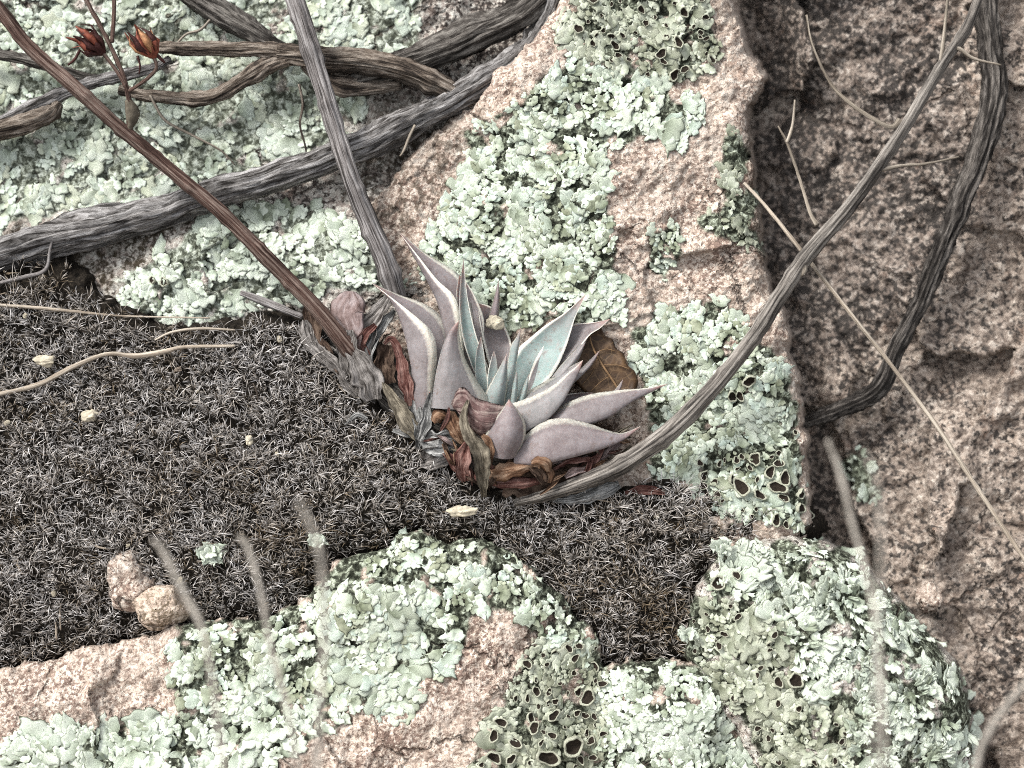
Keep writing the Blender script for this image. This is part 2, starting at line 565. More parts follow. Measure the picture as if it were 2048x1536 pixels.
def edge(d, k=26.0, depth=30.0, fall=3.0):
    """rounded shoulder inside the outline, steep side outside it"""
    return np.where(d > 0, -depth * np.exp(-np.maximum(d, 0) / k), -depth + fall * np.minimum(d, 0))


_SITES = {}


def facets(X, Y, seed, cell, tilt, step):
    """broken stone: plates of their own height and tilt"""
    if seed not in _SITES:
        r = np.random.default_rng(seed)
        n = 70
        _SITES[seed] = (r.uniform(-700, 2800, n * 4), r.uniform(-800, 2400, n * 4), r.normal(0, tilt, n * 4), r.normal(0, tilt, n * 4), r.normal(0, step, n * 4))
    sx, sy, gx, gy, hh = _SITES[seed]
    n = int(3500 * 3200 / (cell * cell))
    n = min(n, len(sx))
    X2, Y2 = X + 30 * fbm(X, Y, 130, 3, seed), Y + 30 * fbm(X, Y, 130, 3, seed + 5)
    best = np.full(X.shape, 1e18)
    h = np.zeros(X.shape)
    for i in range(n):
        d = (X2 - sx[i]) ** 2 + (Y2 - sy[i]) ** 2
        m = d < best
        best = np.where(m, d, best)
        h = np.where(m, hh[i] + gx[i] * (X2 - sx[i]) + gy[i] * (Y2 - sy[i]), h)
    return h


def dB(X, Y):
    return sdf(POLY_B, *warp(X, Y, 1.1))


def dD(X, Y):
    return sdf(POLY_D, *warp(X, Y, 1.2, 3))


def dE(X, Y):
    return sdf(POLY_E, *warp(X, Y, 0.8, 7))


def dM(X, Y):
    return sdf(POLY_M, *warp(X, Y, 1.5, 11))


def rough_noise(X, Y, s, a=1.0):
    return a * (4.5 - 9 * np.abs(fbm(X, Y, 80, 3, s + 44, 0.6)) - 4 * np.abs(fbm(X, Y, 26, 2, s + 47, 0.6)) + 15 * fbm(X, Y, 190, 3, s) + 7 * fbm(X, Y, 55, 3, s + 20, 0.6) + 3.2 * fbm(X, Y, 15, 3, s + 30, 0.65))


def hB(X, Y):
    d = dB(X, Y)
    h = 22 - 0.10 * np.maximum(0, 1180 - X) - 0.03 * np.maximum(0, 600 - Y) + 0.3 * facets(X, Y, 3, 330, 0.10, 9)
    h = h - 70 * np.exp(-(((X - 1010) / 200) ** 2 + ((Y - 780) / 170) ** 2))
    h = h - 40 * np.exp(-(((X - 760) / 120) ** 2 + ((Y - 640) / 130) ** 2))
    return h + edge(d, 20, 30, 30) + rough_noise(X, Y, 1, 0.9)


def hA(X, Y):
    h = -92 + 0.03 * (Y - 300) + 40 * np.exp(-(((Y - 540) / 110) ** 2)) * sstep(150, 420, X) + 0.35 * facets(X, Y, 5, 380, 0.08, 8)
    h = h - 0.25 * np.maximum(0, X - 850)
    return h + rough_noise(X, Y, 2, 0.9)


def hC(X, Y):
    h = -185 + 0.10 * (X - 1800) + 1.0 * facets(X, Y, 9, 260, 0.22, 16)
    h = h - 110 * np.exp(-np.maximum(0, X - 1470) / 90)
    h = h - 60 * sstep(1640, 1560, X) * sstep(320, 200, Y)
    return h + rough_noise(X, Y, 4, 1.5) + 3.5 * fbm(X, Y, 24, 3, 66, 0.7)


def hD(X, Y):
    d = dD(X, Y)
    h = 62 + 26 * (1 - np.exp(-np.maximum(d, 0) / 120)) + 0.4 * facets(X, Y, 13, 260, 0.12, 9)
    h = h + 0.75 * np.maximum(0, Y - 1640) - 30 * np.exp(-(((X - 1180) / 70) ** 2)) * sstep(1250, 1500, Y)
    h = h - 0.05 * np.maximum(0, X - 1250)
    return h + edge(d, 18, 26, 30) + rough_noise(X, Y, 6, 0.9)


def hE(X, Y):
    d = dE(X, Y)
    h = 70 + 75 * np.sqrt(np.clip(d / 230, 0, 1)) - 34 * np.exp(-(((X - 1500) / 110) ** 2 + ((Y - 1330) / 140) ** 2))
    return h + edge(d, 30, 50, 30) + rough_noise(X, Y, 8, 1.3)


def hM(X, Y):
    d = dM(X, Y)
    h = -34 + 62 * sstep(560, 1020, Y) + 9 * fbm(X, Y, 130, 3, 70) + 5 * fbm(X, Y, 40, 2, 71)
    de = np.maximum(dD(X, Y), dE(X, Y))
    h = h - 45 * np.exp(-np.clip(-de, 0, 400) / 45) * sstep(-400, -10, de) - 12 * sstep(1060, 1300, Y)
    h = h + 7 * np.abs(fbm(X, Y, 75, 2, 74))
    return h + np.where(d > 0, 0, 2.2 * np.minimum(d, 0)) + 6 * (1 - np.exp(-np.maximum(d, 0) / 30))


# ------------------------------------------------------------------ lichen outlines
def blob(cx, cy, rx, ry, rot=0.0, n=14, seed=0):
    r = random.Random(seed)
    out = []
    for i in range(n):
        a = 2 * math.pi * i / n
        k = r.uniform(0.8, 1.15)
        x, y = math.cos(a) * rx * k, math.sin(a) * ry * k
        out.append((cx + x * math.cos(rot) - y * math.sin(rot), cy + x * math.sin(rot) + y * math.cos(rot)))
    return out


L_B_MAIN = [(1075, 160), (1150, 118), (1230, 150), (1330, 170), (1405, 205), (1398, 262), (1365, 296), (1295, 272), (1215, 296), (1200, 340), (1222, 420), (1228, 500), (1240, 560), (1258, 650), (1160, 640), (1000, 660), (890, 560), (820, 520), (880, 430), (905, 370), (935, 330), (925, 260), (985, 235), (1040, 200)]
L_B_TOP = [(1150, -40), (1400, -60), (1420, 60), (1440, 130), (1330, 170), (1230, 145), (1150, 115), (1120, 60)]
L_B_LOW = [(1262, 665), (1330, 612), (1430, 608), (1480, 640), (1535, 690), (1582, 750), (1600, 850), (1612, 960), (1610, 1060), (1450, 1030), (1380, 980), (1300, 960), (1290, 870), (1285, 780)]
L_B_SMALL = [(1305, 462), (1345, 448), (1365, 495), (1335, 570), (1300, 545)]
L_B_RIM = [(1445, 270), (1485, 260), (1500, 330), (1512, 420), (1525, 500), (1460, 480), (1390, 470), (1385, 440), (1450, 400)]
L_A_ALL = [(-300, -300), (850, -300), (840, 90), (760, 130), (720, 270), (560, 320), (300, 400), (60, 440), (-300, 480)]
L_A_STRIP = [(215, 600), (245, 560), (300, 520), (400, 455), (480, 412), (560, 408), (650, 415), (705, 440), (740, 470), (800, 468), (845, 560), (760, 590), (660, 580), (600, 610), (540, 600), (470, 640), (400, 655), (300, 650), (235, 640)]
L_D_MID = [(345, 1285), (355, 1240), (470, 1226), (560, 1226), (612, 1180), (690, 1112), (785, 1060), (880, 1056), (975, 1060), (1070, 1128), (1118, 1175), (1195, 1262), (1195, 1330), (1150, 1340), (1060, 1290), (1050, 1235), (990, 1220), (935, 1240), (930, 1290), (900, 1350), (845, 1345), (830, 1420), (760, 1430), (690, 1400), (560, 1420), (400, 1420), (350, 1400)]
L_D_LOW = [(0, 1490), (120, 1450), (250, 1440), (420, 1420), (600, 1415), (720, 1430), (640, 1480), (560, 1520), (620, 1700), (0, 1700)]
L_D_CUPS = [(985, 1440), (1040, 1330), (1100, 1275), (1190, 1290), (1230, 1350), (1215, 1450), (1180, 1600), (940, 1600), (950, 1500)]
L_D_RIGHT = [(1205, 1340), (1260, 1318), (1340, 1310), (1440, 1345), (1500, 1420), (1560, 1560), (1640, 1700), (1180, 1700), (1190, 1450)]
L_E_RIM = [(1390, 1140), (1480, 1085), (1560, 1072), (1640, 1080), (1720, 1120), (1790, 1190), (1855, 1265), (1910, 1320), (1945, 1400), (1950, 1560), (1715, 1600), (1695, 1440), (1618, 1390), (1580, 1310), (1560, 1230), (1500, 1200), (1430, 1200)]
L_E_OLD = [(1380, 1190), (1430, 1200), (1500, 1200), (1560, 1230), (1580, 1310), (1620, 1390), (1700, 1440), (1720, 1580), (1560, 1600), (1480, 1440), (1400, 1340), (1345, 1300)]
L_C = blob(1722, 950, 34, 50, -0.5, 12, 5)

STAIN_SHADE = {'C': [([(1380, -500), (1680, -500), (1900, 60), (1960, 330), (1900, 560), (1700, 720), (1560, 760), (1380, 800)], 1.0), ([(1380, 600), (1640, 700), (1680, 1000), (1640, 1300), (1380, 1300)], 0.7)],  # wall: dark speckle, with crevice and upper recess shade put into the colour
         'A': [([(-300, 500), (330, 420), (450, 400), (400, 450), (280, 540), (220, 600), (300, 700), (-300, 700)], 1.0), ([(540, 110), (900, 180), (880, 230), (700, 270), (560, 210)], 0.8), ([(700, 300), (900, 220), (860, 300), (700, 430)], 0.9)],  # slab: mottled soil at the left; shade under the branches painted in
         'B': [([(880, 250), (960, 230), (930, 330), (880, 430), (800, 480), (700, 480), (730, 420), (790, 350)], 0.75), ([(1500, 200), (1480, 330), (1500, 520), (1560, 560), (1560, 200)], 0.8)]}  # block: brown mottled shoulder, darker along the right edge
LICH = {'A': [L_A_ALL, L_A_STRIP], 'B': [L_B_MAIN, L_B_TOP, L_B_LOW, L_B_SMALL, L_B_RIM], 'C': [L_C], 'D': [L_D_MID, L_D_LOW, L_D_CUPS, L_D_RIGHT], 'E': [L_E_RIM, L_E_OLD]}


def lichen_d(poly, X, Y):
    Xw, Yw = X + 14 * fbm(X, Y, 45, 3, 90), Y + 14 * fbm(X, Y, 45, 3, 95)
    return sdf(poly, Xw, Yw)


# ------------------------------------------------------------------ large structure: rock and soil
def rock(name, h, dist, box, step, key, mat, label=None, kind=None, cut=-12):
    x0, y0, x1, y1 = box
    xs = np.arange(x0, x1 + step, step, dtype=float)
    ys = np.arange(y0, y1 + step, step, dtype=float)
    X, Y = np.meshgrid(xs, ys)
    H = h(X, Y)
    pts = P(X, Y, H).reshape(-1, 3)
    f = grid_faces(len(ys), len(xs))[:, ::-1]
    la = np.full(X.shape, -1e9)
    for p in LICH.get(key, []):
        la = np.maximum(la, lichen_d(p, X, Y))
    la = sstep(-4, 6, la) * sstep(-0.62, -0.4, fbm(X, Y, 60, 3, 33))
    la = la.ravel()
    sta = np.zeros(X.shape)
    for p, k in STAIN_SHADE.get(key, []):
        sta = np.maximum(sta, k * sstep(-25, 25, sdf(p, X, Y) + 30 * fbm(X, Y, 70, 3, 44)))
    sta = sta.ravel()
    if dist is not None:
        keep = dist(X, Y).ravel() > cut
        f = f[keep[f].all(1)]
        used = np.zeros(len(pts), bool)
        used[f.ravel()] = True
        idx = np.cumsum(used) - 1
        f = idx[f]
        pts, la, sta = pts[used], la[used], sta[used]
    o = mk(name, pts, f, mat, attrs={'lichen': la, 'stain_shade': sta})
    if kind:
        tag(o, label, None, None, kind)
    else:
        tag(o, label, 'rock')
    return o


def h_back(X, Y):
    return -330 + 45 * fbm(X, Y, 500, 3, 81) + 12 * fbm(X, Y, 90, 3, 82) - 0.12 * np.maximum(0, -Y)


rock('rock_face', h_back, None, (-4200, -3600, 6200, 5200), 40, 'Z', M_BROWN, kind='structure')
rock('soil', hM, dM, (-900, 430, 1720, 1540), 6, 'Z', M_SOIL, kind='structure', cut=-55)
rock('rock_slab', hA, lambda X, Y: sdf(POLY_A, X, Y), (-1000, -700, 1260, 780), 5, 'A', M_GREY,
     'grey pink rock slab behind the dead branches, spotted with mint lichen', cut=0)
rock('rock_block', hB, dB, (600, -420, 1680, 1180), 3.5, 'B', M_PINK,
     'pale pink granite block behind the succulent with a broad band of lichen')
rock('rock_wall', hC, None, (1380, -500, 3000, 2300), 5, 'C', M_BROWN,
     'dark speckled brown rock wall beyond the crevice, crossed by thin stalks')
rock('rock_ledge', hD, dD, (-700, 1020, 1700, 1660), 4, 'D', M_PINK,
     'pinkish granite ledge below the moss, half covered in lichen lobes')
rock('ground', hD, None, (-1500, 1652, 2900, 2900), 14, 'D', M_PINK, kind='structure')
rock('boulder', hE, dE, (1290, 1030, 2030, 1800), 4, 'E', M_OLDROCK,
     'rounded boulder under curly mint green lichen beside the brown rock wall')


# ------------------------------------------------------------------ lichen lobes
def lobe_variant(seed, strap=False):
    """one thallus lobe: a flat blade with scalloped end and a dark underside at its rim"""
    r = random.Random(seed)
    cs = 17
    fan = seed % 4 == 0
    k1 = r.choice([3, 4, 5]) if fan else r.choice([2, 2, 3, 3, 4])
    p1, p2 = r.uniform(-0.6, 0.6), r.uniform(0, 6)
    wid = r.uniform(0.55, 0.9)
    curl = r.uniform(-0.03, 0.03)
    bend = r.uniform(-0.25, 0.25)
    if strap:
        wid, curl, k1 = r.uniform(0.26, 0.42), r.uniform(0.0, 0.45), r.choice([2, 2, 3])
    ts = [0.0, 0.35, 0.65, 0.88, 1.0, 1.0]
    v = []
    lv = []
    for i, t in enumerate(ts):
        for j in range(cs):
            u = -1 + 2 * j / (cs - 1)
            sc_ = abs(math.cos(k1 * math.pi * 0.5 * u + p1)) ** 0.6
            R = 0.76 - 0.24 * u * u + (0.42 if strap else 0.30 if fan else 0.22) * sc_ * (1 if t > 0.8 else 0.75 if t > 0.5 else 0.4) + 0.03 * math.sin(8 * u + p2)
            hw = wid * (0.32 + 0.85 * t ** 0.75)
            if strap:
                hw = wid * (0.5 + 0.6 * t ** 2.2)
            hw *= 1 + 0.10 * math.sin(9 * t + p2)
            y = t * R
            x = u * hw + bend * t * t
            z = curl * t * t + 0.05 * u * u * t + 0.035 * math.sin(5 * u + p2) * t + 0.03 * math.sin(6 * t + p2 + 3 * u)
            z -= 0.05 * max(0, abs(u) - 0.7) * t * 3
            if i == 5:
                z -= 0.09
                x = x * 1.05
                y = y * 1.06 + 0.02
            if j in (0, cs - 1):
                z -= 0.07 * (0.3 + t)
                x *= 1.04
            v.append((x, y, z))
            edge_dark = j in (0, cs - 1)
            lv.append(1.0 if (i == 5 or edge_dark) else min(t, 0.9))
    return np.array(v), np.array(lv)


NV = 14
VARS = [lobe_variant(100 + i) for i in range(NV)] + [lobe_variant(300 + i, True) for i in range(NV)]
LF = grid_faces(6, 17)
LOBE_MESH = {}


def lobe_mesh(k, mat):
    key = (k, mat.name)
    if key not in LOBE_MESH:
        v, lv = VARS[k]
        LOBE_MESH[key] = mesh_from('lobe', v, LF, mat, attrs={'lv': lv, 'tint': np.full(len(v), 0.15), 'single': np.full(len(v), 0.7)})
    return LOBE_MESH[key]


def cup_variant(seed):
    r = random.Random(seed)
    n = 18
    prof = [(0.72, -0.55), (1.0, -0.1), (1.08, 0.12), (1.0, 0.26), (0.88, 0.26), (0.80, 0.10), (0.55, -0.08), (0.25, -0.14), (0.02, -0.15)]
    e = r.uniform(0.6, 0.98)
    p = r.uniform(0, 6)
    q = r.uniform(0, 6)
    v, fm = [], []
    for rr, z in prof:
        for i in range(n):
            a = 2 * math.pi * i / n
            k = rr * (1 + 0.12 * math.sin(2 * a + q) + 0.09 * math.sin(3 * a + p) + 0.06 * math.sin(5 * a + q))
            v.append((k * math.cos(a), k * e * math.sin(a), z + 0.16 * math.sin(2 * a + q) * rr + 0.08 * math.sin(5 * a + p) * rr))
    for i in range(len(prof) - 1):
        fm += [0 if i < 5 else 1] * n
    return np.array(v), grid_faces(len(prof), n, True), fm


CUPS = [mesh_from('lichen_cup', v, f, [M_RIM, M_DISC], fmat=fm) for v, f, fm in (cup_variant(40 + i) for i in range(6))]


def frames(h, X, Y):
    """points and tangent frames of a surface"""
    e = 34.0
    hh = sum(h(X + a, Y + b) for a, b in ((0, 0), (17, 0), (-17, 0), (0, 17), (0, -17))) / 5
    p = P(X, Y, hh + 2.0)
    px = P(X + e, Y, h(X + e, Y))
    py = P(X, Y - e, h(X, Y - e))
    a, b = nrm(px - p), nrm(py - p)
    n = nrm(np.cross(a, b))
    n = nrm(n + np.array([0, 0, 0.8]))
    return p, n


def jitter_points(poly, spacing):
    p = np.array(poly)
    x0, y0 = p.min(0) - 20
    x1, y1 = p.max(0) + 20
    x0, y0, x1, y1 = max(x0, -160), max(y0, -160), min(x1, 2200), min(y1, 1660)
    X, Y = np.meshgrid(np.arange(x0, x1, spacing, dtype=float), np.arange(y0, y1, spacing * 0.87, dtype=float))
    X[1::2] += spacing * 0.5
    X = X.ravel() + RNG.uniform(-.38, .38, X.size) * spacing
    Y = Y.ravel() + RNG.uniform(-.38, .38, Y.size) * spacing
    X = X + 9 * fbm(X, Y, 70, 2, 201)
    Y = Y + 9 * fbm(X, Y, 70, 2, 203)
    k = RNG.permutation(X.size)
    return X[k], Y[k]


def place(o, p, ax, ay, az, s, parent):
    """set an instance of a unit mesh: axes in the slope system"""
    m = np.stack([ax @ B3, ay @ B3, az @ B3], 1) * s * S
    c = world(p)
    if parent is not None:
        o.parent = parent
        c = c - np.array(wloc(parent))
    M = Matrix.Identity(4)
    for i in range(3):
        for j in range(3):
            M[i][j] = m[i, j]
        M[i][3] = c[i]
    o.matrix_basis = M


def lichen(at, h, dist, poly, mat, spacing, size, tilt, label, cover=-0.35, singles=60, cups=(), rose=105, lift=1.0, seed=0, strap=0.0):
    ra = np.array(poly)
    root = thing('lichen_patch', at, label, 'lichen', 'lichen patches on the rocks')
    X, Y = jitter_points(poly, spacing)
    m = lichen_d(poly, X, Y) > 0
    m &= fbm(X, Y, 55, 3, 120 + seed) > cover
    m &= np.abs(fbm(X, Y, 42, 2, 210 + seed)) > 0.055
    if dist is not None:
        m &= dist(X, Y) > -3
    X, Y = X[m], Y[m]
    n = len(X)
    # thalli grow outwards from their own centres
    ncen = max(2, int(n * spacing * spacing / (rose * rose)))
    ci = RNG.integers(0, n, ncen)
    cx, cy = X[ci], Y[ci]
    d2 = (X[:, None] - cx) ** 2 + (Y[:, None] - cy) ** 2
    near = d2.argmin(1)
    rad = np.sqrt(d2[np.arange(n), near])
    ang = np.arctan2(-(Y - cy[near]), X - cx[near]) + RNG.normal(0, 0.38, n)
    p, nn = frames(h, X, Y)
    g = np.stack([np.cos(ang), np.sin(ang), np.zeros(n)], -1)
    ay = nrm(g - nn * (g * nn).sum(1, keepdims=True))
    ax = np.cross(ay, nn)
    tl = np.radians(RNG.uniform(tilt[0], tilt[1], n))
    roll = RNG.normal(0, 0.08, n)
    az = nrm(nn * np.cos(tl)[:, None] - ay * np.sin(tl)[:, None])
    ay = nrm(ay * np.cos(tl)[:, None] + nn * np.sin(tl)[:, None])
    ax2 = ax * np.cos(roll)[:, None] + az * np.sin(roll)[:, None]
    az2 = np.cross(ax2, ay)
    sz = np.clip(RNG.uniform(0, 1, n) ** 2.6, 0, 1) * (size[1] - size[0]) + size[0]
    sz = sz * (0.92 + 0.34 * np.clip(fbm(X, Y, 85, 2, 170 + seed) * 1.8, -1, 1)) * (0.78 + 0.5 * np.clip(rad / 60, 0, 1))
    p = p + nn * (RNG.uniform(0.3, 3.0, n) * lift)[:, None] + nn * (3.0 * np.exp(-rad / 60))[:, None] - ay * (sz * 0.45)[:, None]
    k = RNG.integers(0, NV, n) + NV * (RNG.uniform(0, 1, n) < strap)
    tint = np.clip(0.5 + 0.42 * fbm(X, Y, 70, 3, 150 + seed) + RNG.normal(0, 0.15, n), 0.01, 0.99)
    tint = np.where(RNG.uniform(0, 1, n) < 0.75 * np.exp(-(rad / 26) ** 2), RNG.uniform(0.0, 0.12, n), tint)
    vis = (X > 4) & (X < 2044) & (Y > 4) & (Y < 1532)
    order = np.argsort(-sz * vis)
    big = order[:min(singles, n)]
    rest = order[min(singles, n):]
    vv = np.stack([VARS[i][0] for i in k[rest]])
    lv = np.stack([VARS[i][1] for i in k[rest]])
    R = rest
    wp = p[R][:, None, :] + sz[R][:, None, None] * (vv[:, :, :1] * ax2[R][:, None] + vv[:, :, 1:2] * ay[R][:, None] + vv[:, :, 2:] * az2[R][:, None])
    nv = vv.shape[1]
    f = (LF[None] + (np.arange(len(R)) * nv)[:, None, None]).reshape(-1, 4)
    if len(R):
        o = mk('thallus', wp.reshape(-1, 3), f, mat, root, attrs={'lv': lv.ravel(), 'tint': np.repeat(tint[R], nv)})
        o['kind'] = 'stuff'
    for i in big:
        o = bpy.data.objects.new('lobe', lobe_mesh(int(k[i]), mat))
        col.objects.link(o)
        place(o, p[i], ax2[i], ay[i], az2[i], sz[i], root)
    for (qx, qy, qr) in cups:
        q, qn = frames(h, np.array([qx]), np.array([qy]))
        q, qn = q[0], nrm(qn[0] + RNG.normal(0, 0.28, 3))
        a = nrm(np.cross(qn, RNG.normal(0, 1, 3)))
        o = bpy.data.objects.new('lichen_cup', CUPS[int(RNG.integers(0, 6))])
        col.objects.link(o)
        place(o, q + qn * (qr * 0.5 + 7), a, np.cross(qn, a), qn, qr * 1.05, root)
    return root


def rand_cups(poly, n, r0, r1, seed):
    r = random.Random(seed)
    p = np.array(poly)
    out = []
    for _ in range(4000):
        x, y = r.uniform(*sorted((p[:, 0].min(), p[:, 0].max()))), r.uniform(p[:, 1].min(), min(1530, p[:, 1].max()))
        q = r.uniform(r0, r1)
        if sdf(poly, np.array([x]), np.array([y]))[0] > q and all((x - a) ** 2 + (y - b) ** 2 > (q + c) ** 2 for a, b, c in out):
            out.append((x, y, q))
        if len(out) >= n:
            break
    return out


CU_LOW = [(1398, 949, 12), (1406, 973, 9), (1456, 959, 11), (1556, 931, 10), (1532, 950, 14), (1567, 954, 14), (1558, 974, 18), (1568, 996, 11), (1592, 984, 11), (1590, 1015, 12), (1610, 1031, 10), (1548, 1035, 13), (1487, 976, 18), (1511, 990, 13), (1517, 920, 14), (1571, 1046, 8), (1585, 868, 6), (1498, 753, 14), (1461, 784, 12), (1480, 790, 10)]
CU_D = [(1108, 1298, 9), (1133, 1298, 9), (1147, 1318, 9), (1190, 1330, 11), (1054, 1436, 11), (1070, 1458, 12), (1103, 1433, 13), (988, 1506, 15), (1018, 1514, 11), (1141, 1482, 22), (1091, 1512, 22), (1035, 1492, 13), (1181, 1390, 16), (1003, 1440, 12), (1152, 1375, 10), (988, 1470, 12)]
CU_E = [(1435, 1170, 15), (1549, 1268, 7), (1556, 1363, 10), (1584, 1366, 17), (1517, 1453, 7), (1522, 1471, 8), (1679, 1482, 7), (1668, 1442, 6), (1476, 1154, 9), (1520, 1337, 6), (1470, 1400, 7), (1600, 1410, 8)]

lichen((300, 150, -85), hA, None, L_A_ALL, M_GREEN, 13.5, (14, 31), (0, 10),
       'dull green lichen spread over the rock slab behind the dead branches', cover=0.08, singles=140, lift=0.7, seed=1)
lichen((520, 540, -50), hA, None, L_A_STRIP, M_BRIGHT, 13, (13, 28), (0, 11),
       'whitish mint lichen strip between the long grey branch and the moss', cover=-0.05, singles=70, cups=[(338, 562, 11), (312, 566, 9)], seed=2)
lichen((1080, 400, 10), hB, dB, L_B_MAIN, M_MINT, 11.5, (11.5, 26), (0, 8),
       'broad pale green lichen band on the pink block just above the succulent', cover=-0.28, singles=140, seed=3)
lichen((1280, 60, 10), hB, dB, L_B_TOP, M_OLIVE, 11.5, (11, 22), (0, 16),
       'olive lichen with black cups at the top of the pink block', cover=-0.2, singles=30, cups=rand_cups(L_B_TOP, 52, 4.5, 12, 4), seed=4)
lichen((1440, 820, 15), hB, dB, L_B_LOW, M_MINT, 11.5, (11.5, 26), (0, 8),
       'mint lichen with dark open cups below the curved stalk, right of the succulent', cover=-0.24, singles=110, cups=CU_LOW + [c for c in rand_cups([(1385, 930), (1440, 900), (1610, 890), (1615, 1050), (1470, 1030), (1390, 985)], 40, 4.5, 8.5, 31) if all((c[0] - q[0]) ** 2 + (c[1] - q[1]) ** 2 > (c[2] + q[2]) ** 2 for q in CU_LOW)], seed=5)
lichen((1330, 510, 15), hB, dB, L_B_SMALL, M_MINT, 12, (12, 26), (6, 30),
       'small lone lichen tuft on the bare pink face of the block', singles=14, seed=6)
lichen((1470, 400, 10), hB, dB, L_B_RIM, M_OLIVE, 13, (9, 18), (4, 22),
       'thin yellowish lichen crust along the crevice edge of the pink block', cover=-0.1, singles=12, seed=7)
lichen((700, 1270, 80), hD, dD, L_D_MID, M_MINT, 12.5, (13, 31), (0, 8),
       'pale lichen rosettes over the hump of the lower ledge, under the moss', cover=-0.2, singles=130, seed=8)
lichen((300, 1500, 90), hD, dD, L_D_LOW, M_BRIGHT, 13, (13, 32), (0, 10),
       'whitish lichen along the bottom edge of the ledge, below bare pink rock', cover=-0.28, singles=60, seed=9)
lichen((1090, 1450, 80), hD, dD, L_D_CUPS, M_OLIVE, 12.5, (11, 24), (2, 24),
       'dark lichen clump full of large black cups at the bottom of the ledge', cover=-0.15, singles=24, cups=CU_D + [c for c in rand_cups(L_D_CUPS, 60, 4.5, 10, 32) if all((c[0] - q[0]) ** 2 + (c[1] - q[1]) ** 2 > (c[2] + q[2]) ** 2 for q in CU_D)], seed=10)
lichen((1330, 1450, 75), hD, dD, L_D_RIGHT, M_BRIGHT, 11, (11, 25), (0, 8),
       'pale lichen sheet in the hollow between the ledge and the boulder', cover=-0.36, singles=70, seed=11)
lichen((1750, 1260, 130), hE, dE, L_E_RIM, M_BRIGHT, 13, (15, 33), (2, 32),
       'curly bright mint lichen hanging over the crown of the boulder', cover=-0.22, singles=150, lift=1.7, rose=80, strap=0.6, seed=12)
lichen((1500, 1330, 110), hE, dE, L_E_OLD, M_OLIVE, 12, (12, 27), (0, 11),
       'old grey olive lichen with small ring cups on the boulder face', cover=-0.24, singles=70, cups=CU_E + [c for c in rand_cups(L_E_OLD, 26, 4, 8, 33) if all((c[0] - q[0]) ** 2 + (c[1] - q[1]) ** 2 > (c[2] + q[2]) ** 2 for q in CU_E)], seed=13)
lichen((1722, 950, -170), hC, None, L_C, M_GREEN, 13, (12, 24), (6, 30),
       'small grey green lichen spot on the brown rock wall', singles=10, seed=14)


